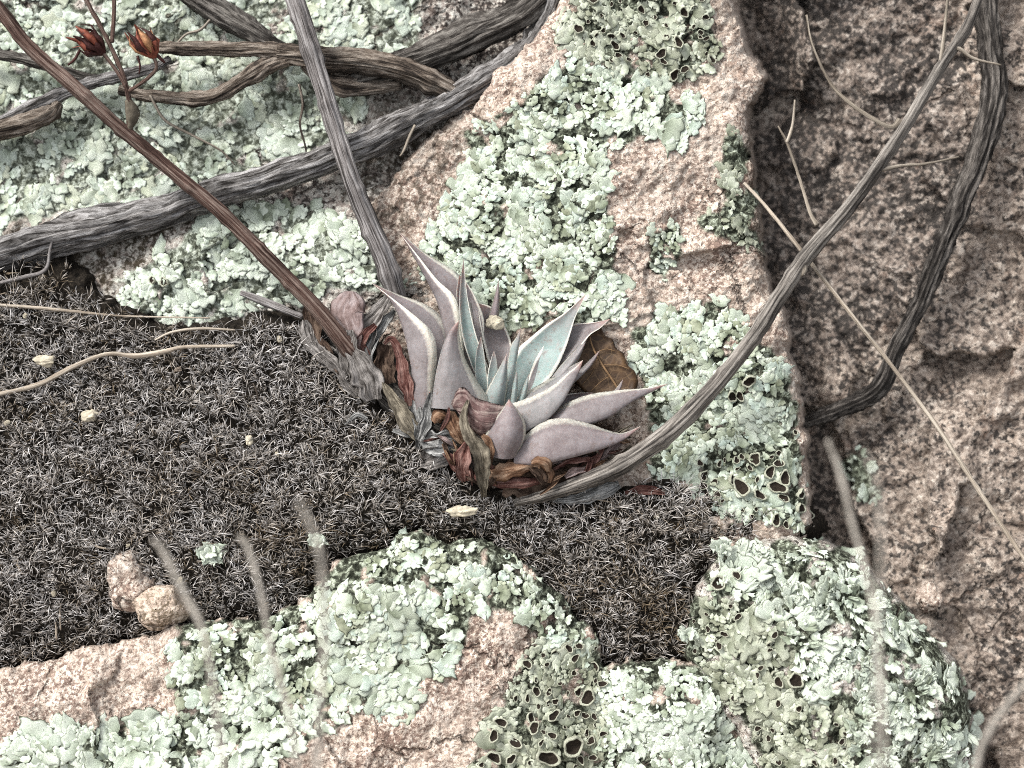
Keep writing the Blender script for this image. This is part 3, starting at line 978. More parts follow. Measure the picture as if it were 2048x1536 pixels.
# ------------------------------------------------------------------ moss
def moss():
    sp = 11.6
    X, Y = np.meshgrid(np.arange(-260, 1680, sp), np.arange(460, 1440, sp))
    X = X.ravel() + RNG.uniform(-.7, .7, X.size) * sp
    Y = Y.ravel() + RNG.uniform(-.7, .7, Y.size) * sp
    d = dM(X, Y)
    thin = sstep(-6, 40, d + 14 * fbm(X, Y, 40, 2, 77))
    keep = (RNG.uniform(0, 1, X.size) < thin) & (dD(X, Y) < 6) & (dE(X, Y) < 6)
    keep &= ~((X < 260) & (Y < 590) & (RNG.uniform(0, 1, X.size) < 0.6))
    X, Y = X[keep], Y[keep]
    base = P(X, Y, hM(X, Y) + 1)
    n = len(X)
    nb = 11
    h = np.clip(0.98 + 0.45 * fbm(X, Y, 62, 2, 78) + 0.5 * fbm(X, Y, 24, 2, 75), 0.4, 1.7)
    # a shoot: short axis, then a head of hair-pointed leaves bent outwards
    axis = nrm(np.stack([0.55 * fbm(X, Y, 46, 2, 72) + RNG.normal(0, 0.16, n), 0.65 + 0.5 * fbm(X, Y, 46, 2, 73) + RNG.normal(0, 0.16, n), np.full(n, 0.9)], -1))
    vs_, fs4, fs3, lvs, tts = [], [], [], [], []
    rt = np.clip(0.62 - 0.42 * np.exp(-((X - 640) / 170) ** 2 - ((Y - 1100) / 70) ** 2) - 0.4 * np.exp(-((X - 1290) / 140) ** 2 - ((Y - 1190) / 90) ** 2) - 0.35 * np.exp(-((X - 130) / 200) ** 2 - ((Y - 560) / 60) ** 2) + 0.30 * fbm(X, Y, 110, 3, 79) + RNG.normal(0, 0.2, n), 0, 1)
    allv, alll, allt = [], [], []
    for b in range(nb):
        a = RNG.uniform(0, 2 * math.pi, n)
        out = np.stack([np.cos(a), np.sin(a), 0.25 * np.sin(a * 3)], -1)
        out = nrm(out - axis * (out * axis).sum(1, keepdims=True))
        L = (RNG.uniform(12, 28, n) * h)[:, None]
        spread = RNG.uniform(0.25, 1.3, n)[:, None]
        p0 = base + axis * (RNG.uniform(0, 14, n)[:, None]) * h[:, None] + out * 1.5
        crl = nrm(RNG.normal(0, 1, (n, 3))) * RNG.uniform(0.08, 0.5, n)[:, None]
        p1 = p0 + L * (0.38 * axis + 0.10 * spread * out)
        p2 = p0 + L * (0.68 * axis + 0.38 * spread * out + 0.45 * crl)
        p3 = p0 + L * (0.86 * axis + 0.80 * spread * out + 1.0 * crl)
        side = nrm(np.cross(p3 - p0, RNG.normal(0, 0.7, (n, 3)) + np.array([0, 0, 1.6])))
        w0 = RNG.uniform(0.6, 1.05, n)[:, None]
        v = np.stack([p0 - side * w0, p0 + side * w0, p1 - side * w0, p1 + side * w0, p2 - side * w0 * 0.75, p2 + side * w0 * 0.75, p3], 1)
        allv.append(v)
        alll.append(np.tile(np.array([0.0, 0.0, 0.36, 0.36, 0.72, 0.72, 1.0]), (n, 1)) * RNG.uniform(0.6, 1.05, n)[:, None])
        allt.append(np.repeat(np.clip(rt + RNG.normal(0, 0.18, n), 0, 1), 7))
    v = np.concatenate(allv)
    m = len(v)
    o5 = (np.arange(m) * 7)[:, None]
    q = np.concatenate([np.array([[0, 1, 3, 2]]) + o5, np.array([[2, 3, 5, 4]]) + o5])
    t = np.array([[4, 5, 6]]) + o5
    o = mk('moss', v.reshape(-1, 3), [q, t], M_MOSS, attrs={'lv': np.concatenate([x.ravel() for x in alll]), 'tint': np.concatenate(allt)})
    tag(o, 'dark brown moss cushion with pale hair tips, left of and below the succulent', None, None, 'stuff')


moss()


# ------------------------------------------------------------------ stems and branches
def tube(pts, sides=12, step=6.0, ridge=0.08, wob=0.06, seed=0, cap=True, groove=0.0):
    p = np.array(pts, float)
    c = np.concatenate([P(p[:, 0], p[:, 1], p[:, 2]), (p[:, 3] * (D - p[:, 2]) / D)[:, None]], 1)
    ln = np.linalg.norm(np.diff(c[:, :3], axis=0), axis=1).sum()
    n = max(6, int(ln / step))
    s = cr(c, n)
    if groove > 0.2:
        tl_ = np.linspace(0, ln, n)
        for ax_ in (0, 1):
            s[:, ax_] += s[:, 3] * 0.15 * (perlin(tl_ / 170 + seed * 3.3, np.full(n, ax_ * 7.7 + seed), seed) + 0.5 * perlin(tl_ / 61 + seed, np.full(n, ax_ * 3.1 + seed), seed + 1))
    ctr, rad = s[:, :3], s[:, 3]
    tan = nrm(np.gradient(ctr, axis=0))
    a = np.cross(tan[0], [0, 0, 1.0])
    a = nrm(a if np.linalg.norm(a) > 0.1 else np.array([1.0, 0, 0]))
    rows = []
    uv = []
    r = np.random.default_rng(seed)
    th = np.linspace(0, 2 * math.pi, sides, endpoint=False)
    rid = r.normal(0, ridge, sides)
    L = np.concatenate([[0], np.cumsum(np.linalg.norm(np.diff(ctr, axis=0), axis=1))])
    for i in range(n):
        a = nrm(a - tan[i] * (a @ tan[i]))
        b = np.cross(tan[i], a)
        kk = 1 + rid + wob * perlin(np.cos(th) * 1.3 + L[i] / (rad[i] * 5 + 1), np.sin(th) * 1.3 + seed * 3.7, seed + 1) * 2
        if groove:
            cth, sth, dl = np.cos(th), np.sin(th), L[i] / (rad[i] * 3.2 + 20)
            g1 = perlin(cth * 3.1 + dl, sth * 3.1 + seed * 1.3 - dl * 0.6, seed + 2)
            g2 = perlin(cth * 6.5 + dl * 2.1, sth * 6.5 + seed + dl, seed + 6)
            kk = kk - groove * (np.abs(g1) * 0.9 + np.abs(g2) * 0.6) + groove * 0.4
            kk = kk + 1.3 * groove * max(0.0, perlin(np.array([L[i] / (rad[i] * 3.0) + seed * 5.1]), np.array([seed * 2.3]), seed + 9)[0]) ** 2
            if groove < 0.2:
                ph = (L[i] + seed * 31) % 88 - 44
                kk = kk + 0.22 * math.exp(-(ph / 7.0) ** 2) * np.clip(np.cos(th - int((L[i] + seed * 31) / 88) * 2.4), 0, 1)
        rr = rad[i] * kk
        rows.append(ctr[i] + np.cos(th)[:, None] * a * rr[:, None] + np.sin(th)[:, None] * b * rr[:, None])
        uv.append(np.stack([np.cos(th) * rad.mean() / 100 + 5, np.full(sides, L[i] / 100)], -1) if False else np.stack([th * rad.mean() / 100, np.full(sides, L[i] / 100)], -1))
    v = np.concatenate(rows)
    u = np.concatenate(uv)
    f = [grid_faces(n, sides, True)]
    if cap:
        k = len(v)
        v = np.vstack([v, ctr[0] - tan[0] * rad[0] * 0.3, ctr[-1] + tan[-1] * rad[-1] * 0.3])
        u = np.vstack([u, u[0], u[-1]])
        i = np.arange(sides)
        f.append(np.stack([np.full(sides, k), (i + 1) % sides, i], -1))
        f.append(np.stack([np.full(sides, k + 1), (n - 1) * sides + i, (n - 1) * sides + (i + 1) % sides], -1))
    return v, f, u


def stem(name, pts, mat, parent=None, **kw):
    v, f, u = tube(pts, **kw)
    return mk(name, v, f, mat, parent, uv=u)


def branch(pts, mat, label, arms=(), cat='branch', name='dead_branch', group='dead woody branches', ridge=0.12, wob=0.10, seed=0, sides=44):
    root = thing(name, pts[0][:3], label, cat, group)
    stem('stem', pts, mat, root, sides=sides, ridge=ridge, wob=wob, seed=seed, groove=0.34, step=5)
    for k, a in enumerate(arms):
        stem('side_shoot', a, mat, root, sides=max(8, sides - 6), ridge=ridge, wob=wob, seed=seed + 5 + k, step=5, groove=0.34)
    return root


branch([(-160, 560, -30, 33), (0, 512, -30, 33), (150, 468, -32, 30), (300, 432, -34, 29), (420, 392, -34, 27), (560, 354, -34, 27), (700, 302, -38, 28), (800, 257, -42, 27), (900, 208, -46, 26), (975, 165, -50, 26), (1040, 118, -55, 25), (1085, 60, -60, 22), (1110, 0, -65, 20), (1130, -80, -70, 20)], M_GREYWOOD,
       'long weathered grey branch running under both stalks from the left edge', seed=1, arms=[[(330, 425, -36, 8), (280, 428, -40, 14), (215, 430, -46, 18), (150, 438, -50, 16), (90, 458, -52, 8)]])
branch([(700, 165, -70, 20.2), (770, 140, -64, 26.3), (850, 112, -60, 27.9), (950, 72, -62, 29.4), (1040, 26, -66, 27.9), (1120, -40, -72, 27.9), (1180, -110, -80, 26.3)], M_DARKWOOD,
       'thick dark branch slanting up behind the pointed pink rock edge', seed=2)
branch([(558, 108, -32, 15.5), (600, 113, -28, 18.6), (660, 118, -26, 20.2), (730, 124, -24, 20.2), (800, 140, -26, 20.2), (870, 166, -34, 18.6), (920, 192, -46, 15.5), (955, 212, -58, 12.4)], M_BROWNWOOD,
       'brown forked branch arching down to the tip of the pink rock', seed=3,
       arms=[[(575, 108, -30, 14.7), (530, 100, -30, 13.2), (450, 98, -34, 12.4), (380, 97, -36, 12.4), (325, 96, -38, 10.0), (306, 97, -40, 4.7)], [(585, 112, -32, 15.5), (540, 128, -34, 13.9), (490, 158, -36, 13.2), (430, 192, -38, 13.2), (370, 196, -40, 12.4), (300, 190, -44, 10.8), (240, 178, -48, 9.3)], [(610, 125, -46, 15.5), (660, 160, -52, 18.6), (720, 175, -58, 17.1), (800, 170, -60, 12.4)]])
branch([(330, -60, -50, 20.2), (400, 0, -52, 21.6), (460, 40, -55, 21.6), (520, 75, -60, 18.6), (570, 104, -64, 13.9)], M_DARKWOOD,
       'blackish branch dropping from the top edge onto the fork', seed=4)
branch([(-80, 262, -44, 12.4), (0, 246, -44, 11.6), (80, 205, -42, 12.4), (150, 176, -40, 11.6), (220, 156, -42, 10.8), (300, 138, -48, 9.3), (340, 118, -50, 6.2)], M_GREYWOOD,
       'thin pale branch crossing under the reddish stalk at the left', seed=5)
branch([(-80, 275, -36, 17.1), (0, 258, -36, 17.1), (60, 242, -35, 17.1), (100, 225, -34, 14.7), (118, 205, -34, 7.0)], M_BROWNWOOD,
       'stubby brown branch end at the left edge below the pale branch', seed=6)
branch([(-60, 98, -50, 9.3), (20, 112, -50, 10.0), (90, 130, -50, 10.0), (150, 150, -52, 9.3), (215, 160, -60, 6.2)], M_DARKWOOD,
       'short dark branch at the left edge above the pale branch', seed=7)
branch([(1985, -120, -100, 24.1), (1972, -20, -100, 23.2), (1978, 100, -98, 23.2), (1985, 190, -96, 24.1), (1962, 300, -96, 23.2), (1922, 400, -98, 21.5), (1882, 500, -104, 20.6), (1842, 600, -112, 18.1), (1795, 690, -120, 17.2), (1768, 760, -126, 18.9), (1740, 788, -130, 19.8), (1690, 812, -140, 17.2), (1640, 832, -150, 14.6), (1600, 848, -165, 11.2)], M_BLACKWOOD,
       'crooked blackened branch hanging down the brown rock wall', seed=8)

# flower stalks of the succulent, dry
fs = thing('flower_stalk', (690, 680, 45), 'slender reddish brown flower stalk with dried seed capsules, running to the upper left corner', 'stalk', 'dry flower stalks')
stem('stem', [(-60, -40, 95, 13), (0, 20, 95, 13), (60, 95, 92, 13), (160, 183, 88, 13), (250, 264, 84, 13), (350, 347, 80, 13), (450, 432, 74, 14), (540, 522, 66, 14), (610, 592, 58, 15), (650, 637, 52, 16), (692, 690, 40, 17), (712, 715, 30, 16)], M_REDSTALK, fs, sides=28, ridge=0.10, wob=0.05, seed=11, groove=0.17)
ss = stem('side_stem', [(155, -40, 100, 5), (180, 15, 100, 5), (208, 66, 100, 4.5), (228, 108, 100, 4.5), (246, 150, 98, 4.5), (256, 190, 96, 5), (262, 225, 92, 6), (258, 258, 86, 7)], M_REDSTALK, fs, sides=8, ridge=0.05, wob=0.2, seed=12, step=5)
stem('side_stem', [(229, -40, 105, 4), (228, 30, 105, 4), (224, 85, 101, 4)], M_REDSTALK, fs, sides=7, seed=13, step=6)
stem('side_stem', [(208, 108, 104, 4), (225, 130, 102, 4), (240, 152, 100, 4), (252, 175, 98, 4)], M_REDSTALK, fs, sides=7, seed=14, step=5)
stem('side_stem', [(306, 108, 106, 4), (313, 135, 104, 4), (300, 152, 102, 4), (280, 168, 100, 4), (258, 182, 98, 4)], M_REDSTALK, fs, sides=7, seed=15, step=5)
stem('husk', [(256, 200, 94, 5), (262, 222, 92, 10), (262, 243, 90, 9), (258, 262, 86, 4)], M_DOLIVE, fs, sides=8, ridge=0.2, wob=0.3, seed=16, step=4)

M_CAPD = flat_mat('capsule_dark', (0.042, 0.014, 0.012), 0.6, 0.5, 400)
M_CAPR = flat_mat('capsule_red', (0.19, 0.055, 0.034), 0.6, 0.5, 400)
M_CAPO = flat_mat('capsule_orange', (0.33, 0.17, 0.085), 0.6, 0.45, 400)


def capsule(base, tip, r, mats, parent, seed):
    """five dried follicles standing in a cup, with torn petal tips"""
    rn = np.random.default_rng(seed)
    b, t = P(*base), P(*tip)
    ax = nrm(t - b)
    L = np.linalg.norm(t - b)
    s = nrm(np.cross(ax, [0, 0, 1.0]))
    u = np.cross(ax, s)
    rows = []
    for k, rr in [(-0.08, 0.15), (0.02, 0.45), (0.2, 0.8), (0.45, 0.86), (0.62, 0.7)]:
        th = np.linspace(0, 2 * math.pi, 15, endpoint=False)
        q = r * rr * (1 + 0.16 * np.cos(5 * th))
        rows.append(b + ax * k * L + s * (np.cos(th) * q)[:, None] + u * (np.sin(th) * q)[:, None])
    cupo = mk('seed_capsule', np.concatenate(rows), grid_faces(5, 15, True), mats[0], parent)
    for i in range(13):
        a = 2 * math.pi * i / 13 + rn.uniform(-.3, .3)
        o = s * math.cos(a) + u * math.sin(a)
        side = np.cross(ax, o)
        l = L * rn.uniform(0.55, 1.0)
        ws = [0.14, 0.26, 0.2, 0.05]
        out = [0.5, rn.uniform(0.85, 1.1), rn.uniform(0.7, 1.2), rn.uniform(0.1, 1.7)]
        zz = [0.1, 0.42, 0.75, 1.05]
        v = []
        for wv, ou, z in zip(ws, out, zz):
            c = b + ax * z * l + o * ou * r
            v += [c - side * wv * r * 1.3, c + o * wv * r * 0.6, c + side * wv * r * 1.3, c - o * wv * r * 0.3]
        f = grid_faces(4, 4, True)
        mk('petal', np.array(v), f, mats[i % len(mats)], cupo)
    return cupo


capsule((205, 105, 104), (150, 60, 112), 22, [M_CAPD, M_CAPD, M_CAPR], fs, 1)
capsule((308, 112, 106), (268, 50, 116), 23, [M_CAPR, M_CAPO, M_CAPD], fs, 2)
for q in ([(160, 100, 112, 3), (150, 118, 108, 3), (136, 130, 104, 2)], [(275, 112, 108, 3), (280, 130, 104, 2), (278, 148, 100, 1.5)], [(312, 108, 106, 4), (326, 122, 102, 3), (330, 126, 100, 1.5)]):
    stem('sepal', q, M_CAPD, fs, sides=6, step=4)

gs = thing('flower_stalk', (790, 590, 0), 'straight grey flower stalk coming down from the top edge to the tall back leaf', 'stalk', 'dry flower stalks')
stem('stem', [(570, -60, 60, 17), (590, 0, 58, 17), (625, 110, 52, 17), (665, 240, 44, 16), (700, 350, 34, 16), (740, 450, 22, 18), (770, 520, 10, 19), (795, 600, -8, 18)], M_GREYSTALK, gs, sides=28, ridge=0.10, wob=0.05, seed=21, groove=0.17)
ts = thing('flower_stalk', (1100, 990, 60), 'curved grey tan flower stalk with side twigs, rising from the succulent to the upper right', 'stalk', 'dry flower stalks')
stem('stem', [(1990, -90, 150, 9.2), (1955, 0, 150, 9.2), (1930, 60, 148, 10.1), (1880, 135, 146, 10.1), (1815, 245, 144, 10.9), (1770, 312, 142, 11.8), (1700, 410, 138, 12.6), (1612, 512, 132, 14.3), (1560, 590, 126, 14.3), (1500, 682, 118, 14.3), (1420, 782, 110, 16.0), (1335, 865, 100, 16.8), (1245, 928, 92, 16.8), (1170, 962, 84, 15.1), (1090, 990, 70, 10.9), (1030, 1005, 55, 6.7)], M_TANSTALK, ts, sides=28, ridge=0.11, wob=0.05, seed=22, groove=0.17)
for k, a in enumerate([[(1880, 130, 146, 5), (1886, 85, 150, 4.5), (1895, 0, 152, 4), (1900, -60, 152, 4)], [(1900, 92, 148, 5), (1922, 100, 152, 5), (1950, 118, 155, 4), (2002, 130, 158, 3)],
                       [(1800, 240, 142, 7), (1785, 254, 140, 5.5), (1755, 243, 136, 5), (1700, 206, 125, 5), (1660, 165, 112, 4.5), (1625, 90, 100, 4), (1613, 30, 95, 4.5)],
                       [(1634, 450, 132, 6), (1620, 425, 120, 4.5), (1600, 360, 100, 4.5), (1576, 290, 84, 4.5), (1556, 252, 76, 3.5)], [(1574, 285, 84, 4), (1585, 250, 78, 4), (1590, 200, 72, 4)],
                       [(1745, 345, 140, 6), (1800, 332, 136, 4), (1850, 328, 132, 3.5), (1918, 314, 128, 3.5)], [(1604, 520, 132, 8), (1608, 540, 134, 9), (1600, 552, 132, 4)]]):
    stem('side_twig', [q[:3] + (q[3] * (1.0 - 0.45 * i_ / (len(a) - 1)),) for i_, q in enumerate(a)], M_TWIG, ts, sides=7, ridge=0.08, wob=0.15, seed=30 + k, step=6)

# loose straws
def straw(pts, label, mat=M_STRAW, cat='straw', name='dry_straw', seed=0, sides=7):
    v, f, u = tube(pts, sides=sides, ridge=0.05, wob=0.1, seed=seed, step=6)
    return tag(mk(name, v, f, mat, uv=u), label, cat, 'loose dry straws')


straw([(1488, 366, 40, 3), (1525, 405, 60, 3.5), (1562, 450, 78, 4), (1625, 530, 90, 4), (1705, 632, 92, 4), (1790, 740, 94, 4), (1880, 862, 96, 4.5), (1960, 985, 98, 4.5), (2060, 1135, 100, 4.5), (2150, 1270, 96, 4.5)], 'long straight dry grass stem falling down across the brown rock wall', seed=1)
straw([(-60, 800, 34, 4), (0, 788, 36, 4.5), (80, 768, 36, 5), (150, 732, 34, 5), (215, 708, 32, 4), (270, 712, 30, 5.5), (330, 703, 28, 5), (370, 694, 26, 3.5), (470, 692, 22, 3)], 'wavy pale root strand lying on the moss at the left', seed=2)
straw([(-60, 606, 10, 3), (60, 614, 10, 3.5), (160, 624, 8, 3), (250, 632, 4, 2), (420, 636, 0, 1.5)], 'thin straight straw at the left edge along the top of the moss', seed=3)
straw([(310, 680, 24, 2), (345, 664, 26, 3), (400, 657, 22, 3), (470, 660, 16, 2)], 'short bent straw on the moss beneath the lichen strip', seed=4)
straw([(482, 586, -18, 6), (520, 600, -12, 9), (560, 616, -8, 8), (605, 634, -6, 6)], 'short thick twig butt resting beside the dead leaf base', mat=M_GREYSTALK, cat='twig', name='dry_twig', seed=5)
straw([(-40, 575, 0, 3), (40, 556, 0, 4), (90, 540, -2, 4), (100, 500, -4, 3), (105, 480, -4, 3)], 'thin crooked twig below the long grey branch at the left edge', mat=M_GREYSTALK, cat='twig', name='dry_twig', seed=6)

straw([(598, 168, -30, 3), (606, 210, -40, 3), (600, 250, -52, 2.5), (612, 300, -60, 2), (606, 330, -66, 1.5)], 'thin dark twig hanging from the forked brown branch beside the grey stalk', mat=M_BROWNWOOD, cat='twig', name='dry_twig', seed=31)
straw([(300, 190, -30, 3), (330, 240, -48, 3), (380, 268, -62, 2.5), (440, 300, -66, 2), (470, 330, -70, 1.2)], 'thin twig lying on the lichen slab between the fork and the long branch', mat=M_TWIG, cat='twig', name='dry_twig', seed=32)
straw([(420, 40, -40, 3), (400, 60, -36, 3), (370, 70, -40, 2.5), (340, 105, -44, 2)], 'short thin twig linking the blackish branch and the fork at the top left', mat=M_TWIG, cat='twig', name='dry_twig', seed=33)
straw([(830, 250, -10, 3), (818, 275, -14, 3), (808, 300, -20, 2.5), (800, 312, -26, 1.5)], 'short pale twig splinter in the shade under the long branch, left of the pink block', mat=M_TWIG, cat='twig', name='dry_twig', seed=34)
# blurred stems close to the lens, rooted in the ground in front
for k, (pts, lb) in enumerate([
        ([(306, 1078, 860, 3.4), (328, 1105, 860, 5.4), (350, 1150, 870, 5.8), (378, 1205, 880, 5.4), (402, 1250, 900, 5.0), (420, 1330, 940, 4.6), (440, 1480, 980, 4.6), (470, 1760, 1020, 5.0), (490, 2300, 600, 5.8)], 'blurred fuzzy stem tip in front of the two small stones'),
        ([(478, 1072, 820, 3.8), (496, 1095, 820, 5.8), (512, 1145, 830, 5.4), (528, 1215, 840, 5.4), (540, 1290, 860, 5.0), (560, 1360, 900, 5.0), (590, 1500, 940, 5.0), (610, 1760, 1000, 5.4), (620, 2300, 600, 5.8)], 'blurred fuzzy stem standing alone before the left lichen ledge'),
        ([(596, 1000, 1000, 3.4), (622, 1050, 1000, 4.6), (640, 1110, 1000, 5.0), (648, 1200, 1000, 5.4), (646, 1330, 1010, 5.4), (636, 1480, 1020, 5.4), (630, 1760, 1040, 5.8), (640, 2300, 600, 6.2)], 'faint far blurred stem left of the lichen hump, tallest of the three'),
        ([(1655, 880, 860, 2.7), (1672, 925, 860, 4.5), (1688, 975, 870, 4.8), (1702, 1040, 880, 5.0), (1725, 1120, 900, 4.5), (1745, 1210, 940, 3.9), (1760, 1320, 1000, 3.9), (1768, 1480, 1060, 4.2), (1760, 1760, 1140, 4.2), (1760, 2300, 600, 4.2)], 'pale blurred stem in front of the boulder crown and the wall'),
        ([(1730, 905, 1120, 2.1), (1752, 960, 1120, 3.0), (1758, 1030, 1120, 3.6), (1762, 1110, 1130, 3.6), (1755, 1260, 1150, 3.6), (1752, 1400, 1160, 3.9), (1745, 1560, 1170, 3.9), (1740, 1800, 1180, 3.9), (1740, 2300, 600, 4.2)], 'second blurred stem over the boulder, fainter and closer to the lens'),
        ([(2090, 1330, 840, 5.0), (2030, 1390, 840, 5.4), (1985, 1450, 860, 5.4), (1950, 1540, 900, 5.4), (1930, 1760, 980, 5.4), (1920, 2300, 600, 5.8)], 'blurred bent stem cutting the bottom right corner')]):
    root = thing('fuzzy_stem', pts[-1][:3], lb, 'plant stem', 'blurred foreground stems')
    stem('stem', pts, M_FUZZ, root, sides=10, ridge=0.08, wob=0.3, seed=50 + k, step=9)
    r = np.random.default_rng(k)
    c = cr(np.array(pts)[:-2], 260)
    c3 = P(c[:, 0], c[:, 1], c[:, 2])
    o = nrm(r.normal(0, 1, c3.shape))
    t = nrm(np.gradient(c3, axis=0))
    sd_ = np.cross(o, t) * 0.7
    ln = (c[:, 3] * r.uniform(1.1, 2.0, len(c)))[:, None]
    v = np.stack([c3 - sd_, c3 + sd_, c3 + o * ln + t * ln * -0.5], 1).reshape(-1, 3)
    h = mk('hairs', v, np.arange(len(v)).reshape(-1, 3), M_FUZZ, root)
    h['kind'] = 'stuff'


# ------------------------------------------------------------------ the succulent
def loft(Lp, Rp, Kp, n=30, m=9, thick=0.45, ripple=0.0, seed=0):
    L, R, K = (cr(P(*np.array(q, float).T), n) for q in (Lp, Rp, Kp))
    mid = (L + R) / 2
    K2 = K * (1 - thick) + mid * thick
    s = np.linspace(0, 1, m)

    def arc(K_):
        C = 2 * K_ - mid
        return (L[:, None] * ((1 - s) ** 2)[None, :, None] + 2 * C[:, None] * (s * (1 - s))[None, :, None] + R[:, None] * (s ** 2)[None, :, None])
    o = arc(K)
    i = arc(K2)[:, 1:-1][:, ::-1]
    if ripple:
        r = np.random.default_rng(seed)
        t = np.linspace(0, 1, n)
        wv = ripple * perlin(t[:, None] * 7 + seed, s[None, :] * 3.5, seed)
        wv2 = ripple * 0.6 * perlin(t[:, None] * 17 + seed, s[None, :] * 7, seed + 4)
        nn = nrm(K - mid + 1e-6)
        o = o + nn[:, None] * (wv + wv2)[:, :, None]
        i = i + nn[:, None] * (wv + wv2)[:, 1:-1][:, ::-1][:, :, None]
    v = np.concatenate([o, i], 1)
    nc = v.shape[1]
    lu = np.concatenate([np.abs(2 * s - 1), np.abs(2 * s[1:-1] - 1)[::-1]])
    inn = np.concatenate([np.zeros(m), np.ones(m - 2)])
    lv = np.linspace(0, 1, n)
    f = grid_faces(n, nc, True)
    a = {'lu': np.tile(lu, n), 'inner': np.tile(inn, n), 'lv': np.repeat(lv, nc)}
    return v.reshape(-1, 3), f, a


succ = thing('succulent', (960, 900, 0), 'mauve and blue grey succulent rosette with pointed pale edged leaves, growing in the rock cleft', 'succulent')


def leaf(Lp, Rp, Kp, teal=0.2, mat=M_LEAF, name='leaf', label=None, rim=0.05, **kw):
    v, f, a = loft(Lp, Rp, Kp, **kw)
    lu = a['lu']
    a['lu'] = lu + rim
    a['tint'] = np.full(len(v), teal)
    o = mk(name, v, f, mat, succ, attrs=a)
    if label:
        o['label'] = label
    return o


# back leaves
leaf([(797, 463, 20), (835, 510, 30), (875, 560, 40), (908, 592, 48), (922, 640, 50), (930, 730, 40)], [(797, 463, 20), (850, 505, 5), (895, 533, 3), (924, 556, 2), (942, 600, 2), (950, 710, 8)], [(797, 463, 20), (828, 513, 14), (860, 570, 12), (875, 605, 14), (885, 650, 18), (908, 730, 22)], 0.1)
leaf([(918, 548, 25), (912, 600, 40), (922, 700, 40), (955, 790, 35)], [(918, 548, 25), (939, 573, 12), (956, 605, 8), (968, 640, 6), (967, 690, 8), (966, 770, 20)], [(918, 548, 25), (930, 600, -8), (945, 680, -8), (960, 780, 8)], 0.15)
leaf([(956, 606, 0), (960, 650, 10), (975, 720, 20), (1000, 790, 30)], [(956, 606, 0), (985, 615, -16), (1006, 645, -18), (1023, 690, -12), (1028, 770, 15)], [(956, 606, 0), (980, 650, -28), (1002, 700, -26), (1014, 780, 5)], 0.1)
leaf([(997, 560, -6), (986, 600, -6), (972, 650, -6)], [(997, 560, -6), (1000, 600, -8), (997, 650, -8)], [(997, 560, -6), (994, 600, 4), (985, 650, 6)], 0.0, n=14, m=7)
leaf([(1220, 638, 45), (1185, 645, 32), (1144, 648, 24), (1108, 668, 20), (1070, 720, 26), (1045, 795, 48)], [(1220, 638, 45), (1200, 657, 50), (1181, 669, 52), (1164, 690, 55), (1135, 724, 58), (1100, 770, 60), (1062, 805, 60)], [(1220, 638, 45), (1180, 657, 22), (1140, 687, 10), (1100, 732, 14), (1055, 797, 40)], 0.2)
leaf([(1172, 588, 50), (1130, 625, 40), (1090, 651, 32), (1055, 680, 28), (1036, 698, 28), (1018, 740, 30), (1010, 805, 35)], [(1172, 588, 50), (1151, 634, 48), (1143, 660, 50), (1130, 700, 52), (1107, 747, 55), (1070, 786, 54), (1035, 810, 48)], [(1172, 588, 50), (1137, 638, 30), (1107, 680, 12), (1077, 722, 6), (1047, 768, 12), (1022, 808, 28)], 0.95)
leaf([(1178, 667, 40), (1158, 690, 45), (1130, 720, 48), (1104, 750, 50), (1078, 790, 48)], [(1178, 667, 40), (1166, 700, 50), (1156, 722, 52), (1136, 747, 55), (1100, 795, 52)], [(1178, 667, 40), (1166, 692, 58), (1148, 718, 63), (1122, 750, 66), (1090, 795, 60)], 0.25)
leaf([(1246, 758, 72), (1233, 775, 62), (1212, 798, 50)], [(1246, 758, 72), (1242, 778, 62), (1232, 800, 50)], [(1246, 758, 72), (1239, 778, 68), (1222, 800, 58)], 0.1, n=14, m=7)
leaf([(1186, 785, 45), (1150, 786, 42), (1128, 792, 42), (1105, 818, 48)], [(1186, 785, 45), (1168, 802, 50), (1140, 818, 52), (1105, 836, 52)], [(1186, 785, 45), (1158, 795, 34), (1132, 806, 32), (1103, 828, 42)], 0.1, n=18)
# inner leaves
leaf([(927, 516, 75), (921, 560, 70), (918, 610, 65), (924, 670, 60), (938, 718, 55), (962, 775, 45), (985, 810, 40)], [(927, 516, 75), (931, 560, 68), (937, 605, 62), (951, 665, 55), (965, 705, 50), (979, 742, 46), (996, 805, 42)], [(927, 516, 75), (926, 560, 58), (929, 610, 45), (938, 670, 32), (952, 722, 28), (985, 808, 30)], 0.95)
leaf([(1042, 653, 76), (1032, 675, 68), (1021, 692, 62), (1013, 740, 56), (1006, 806, 52)], [(1042, 653, 76), (1040, 680, 68), (1037, 702, 62), (1031, 745, 56), (1025, 806, 52)], [(1042, 653, 76), (1037, 678, 74), (1030, 702, 70), (1023, 745, 64), (1016, 806, 58)], 0.9)
leaf([(1014, 706, 88), (998, 735, 82), (981, 765, 74), (966, 795, 66), (962, 825, 60)], [(1014, 706, 88), (1015, 735, 82), (1015, 765, 74), (1011, 800, 66), (1008, 825, 60)], [(1014, 706, 88), (1008, 735, 93), (1001, 765, 92), (992, 800, 85), (988, 825, 75)], 0.7)
leaf([(1058, 747, 74), (1045, 775, 64), (1030, 812, 54)], [(1058, 747, 74), (1056, 775, 64), (1049, 812, 54)], [(1058, 747, 74), (1052, 775, 70), (1040, 812, 62)], 0.95, n=16, m=7)
leaf([(988, 700, 70), (980, 725, 64), (974, 760, 56), (976, 810, 50)], [(988, 700, 70), (994, 725, 64), (996, 760, 56), (994, 810, 50)], [(988, 700, 70), (987, 728, 58), (985, 762, 48), (985, 810, 44)], 0.9, n=16, m=7)
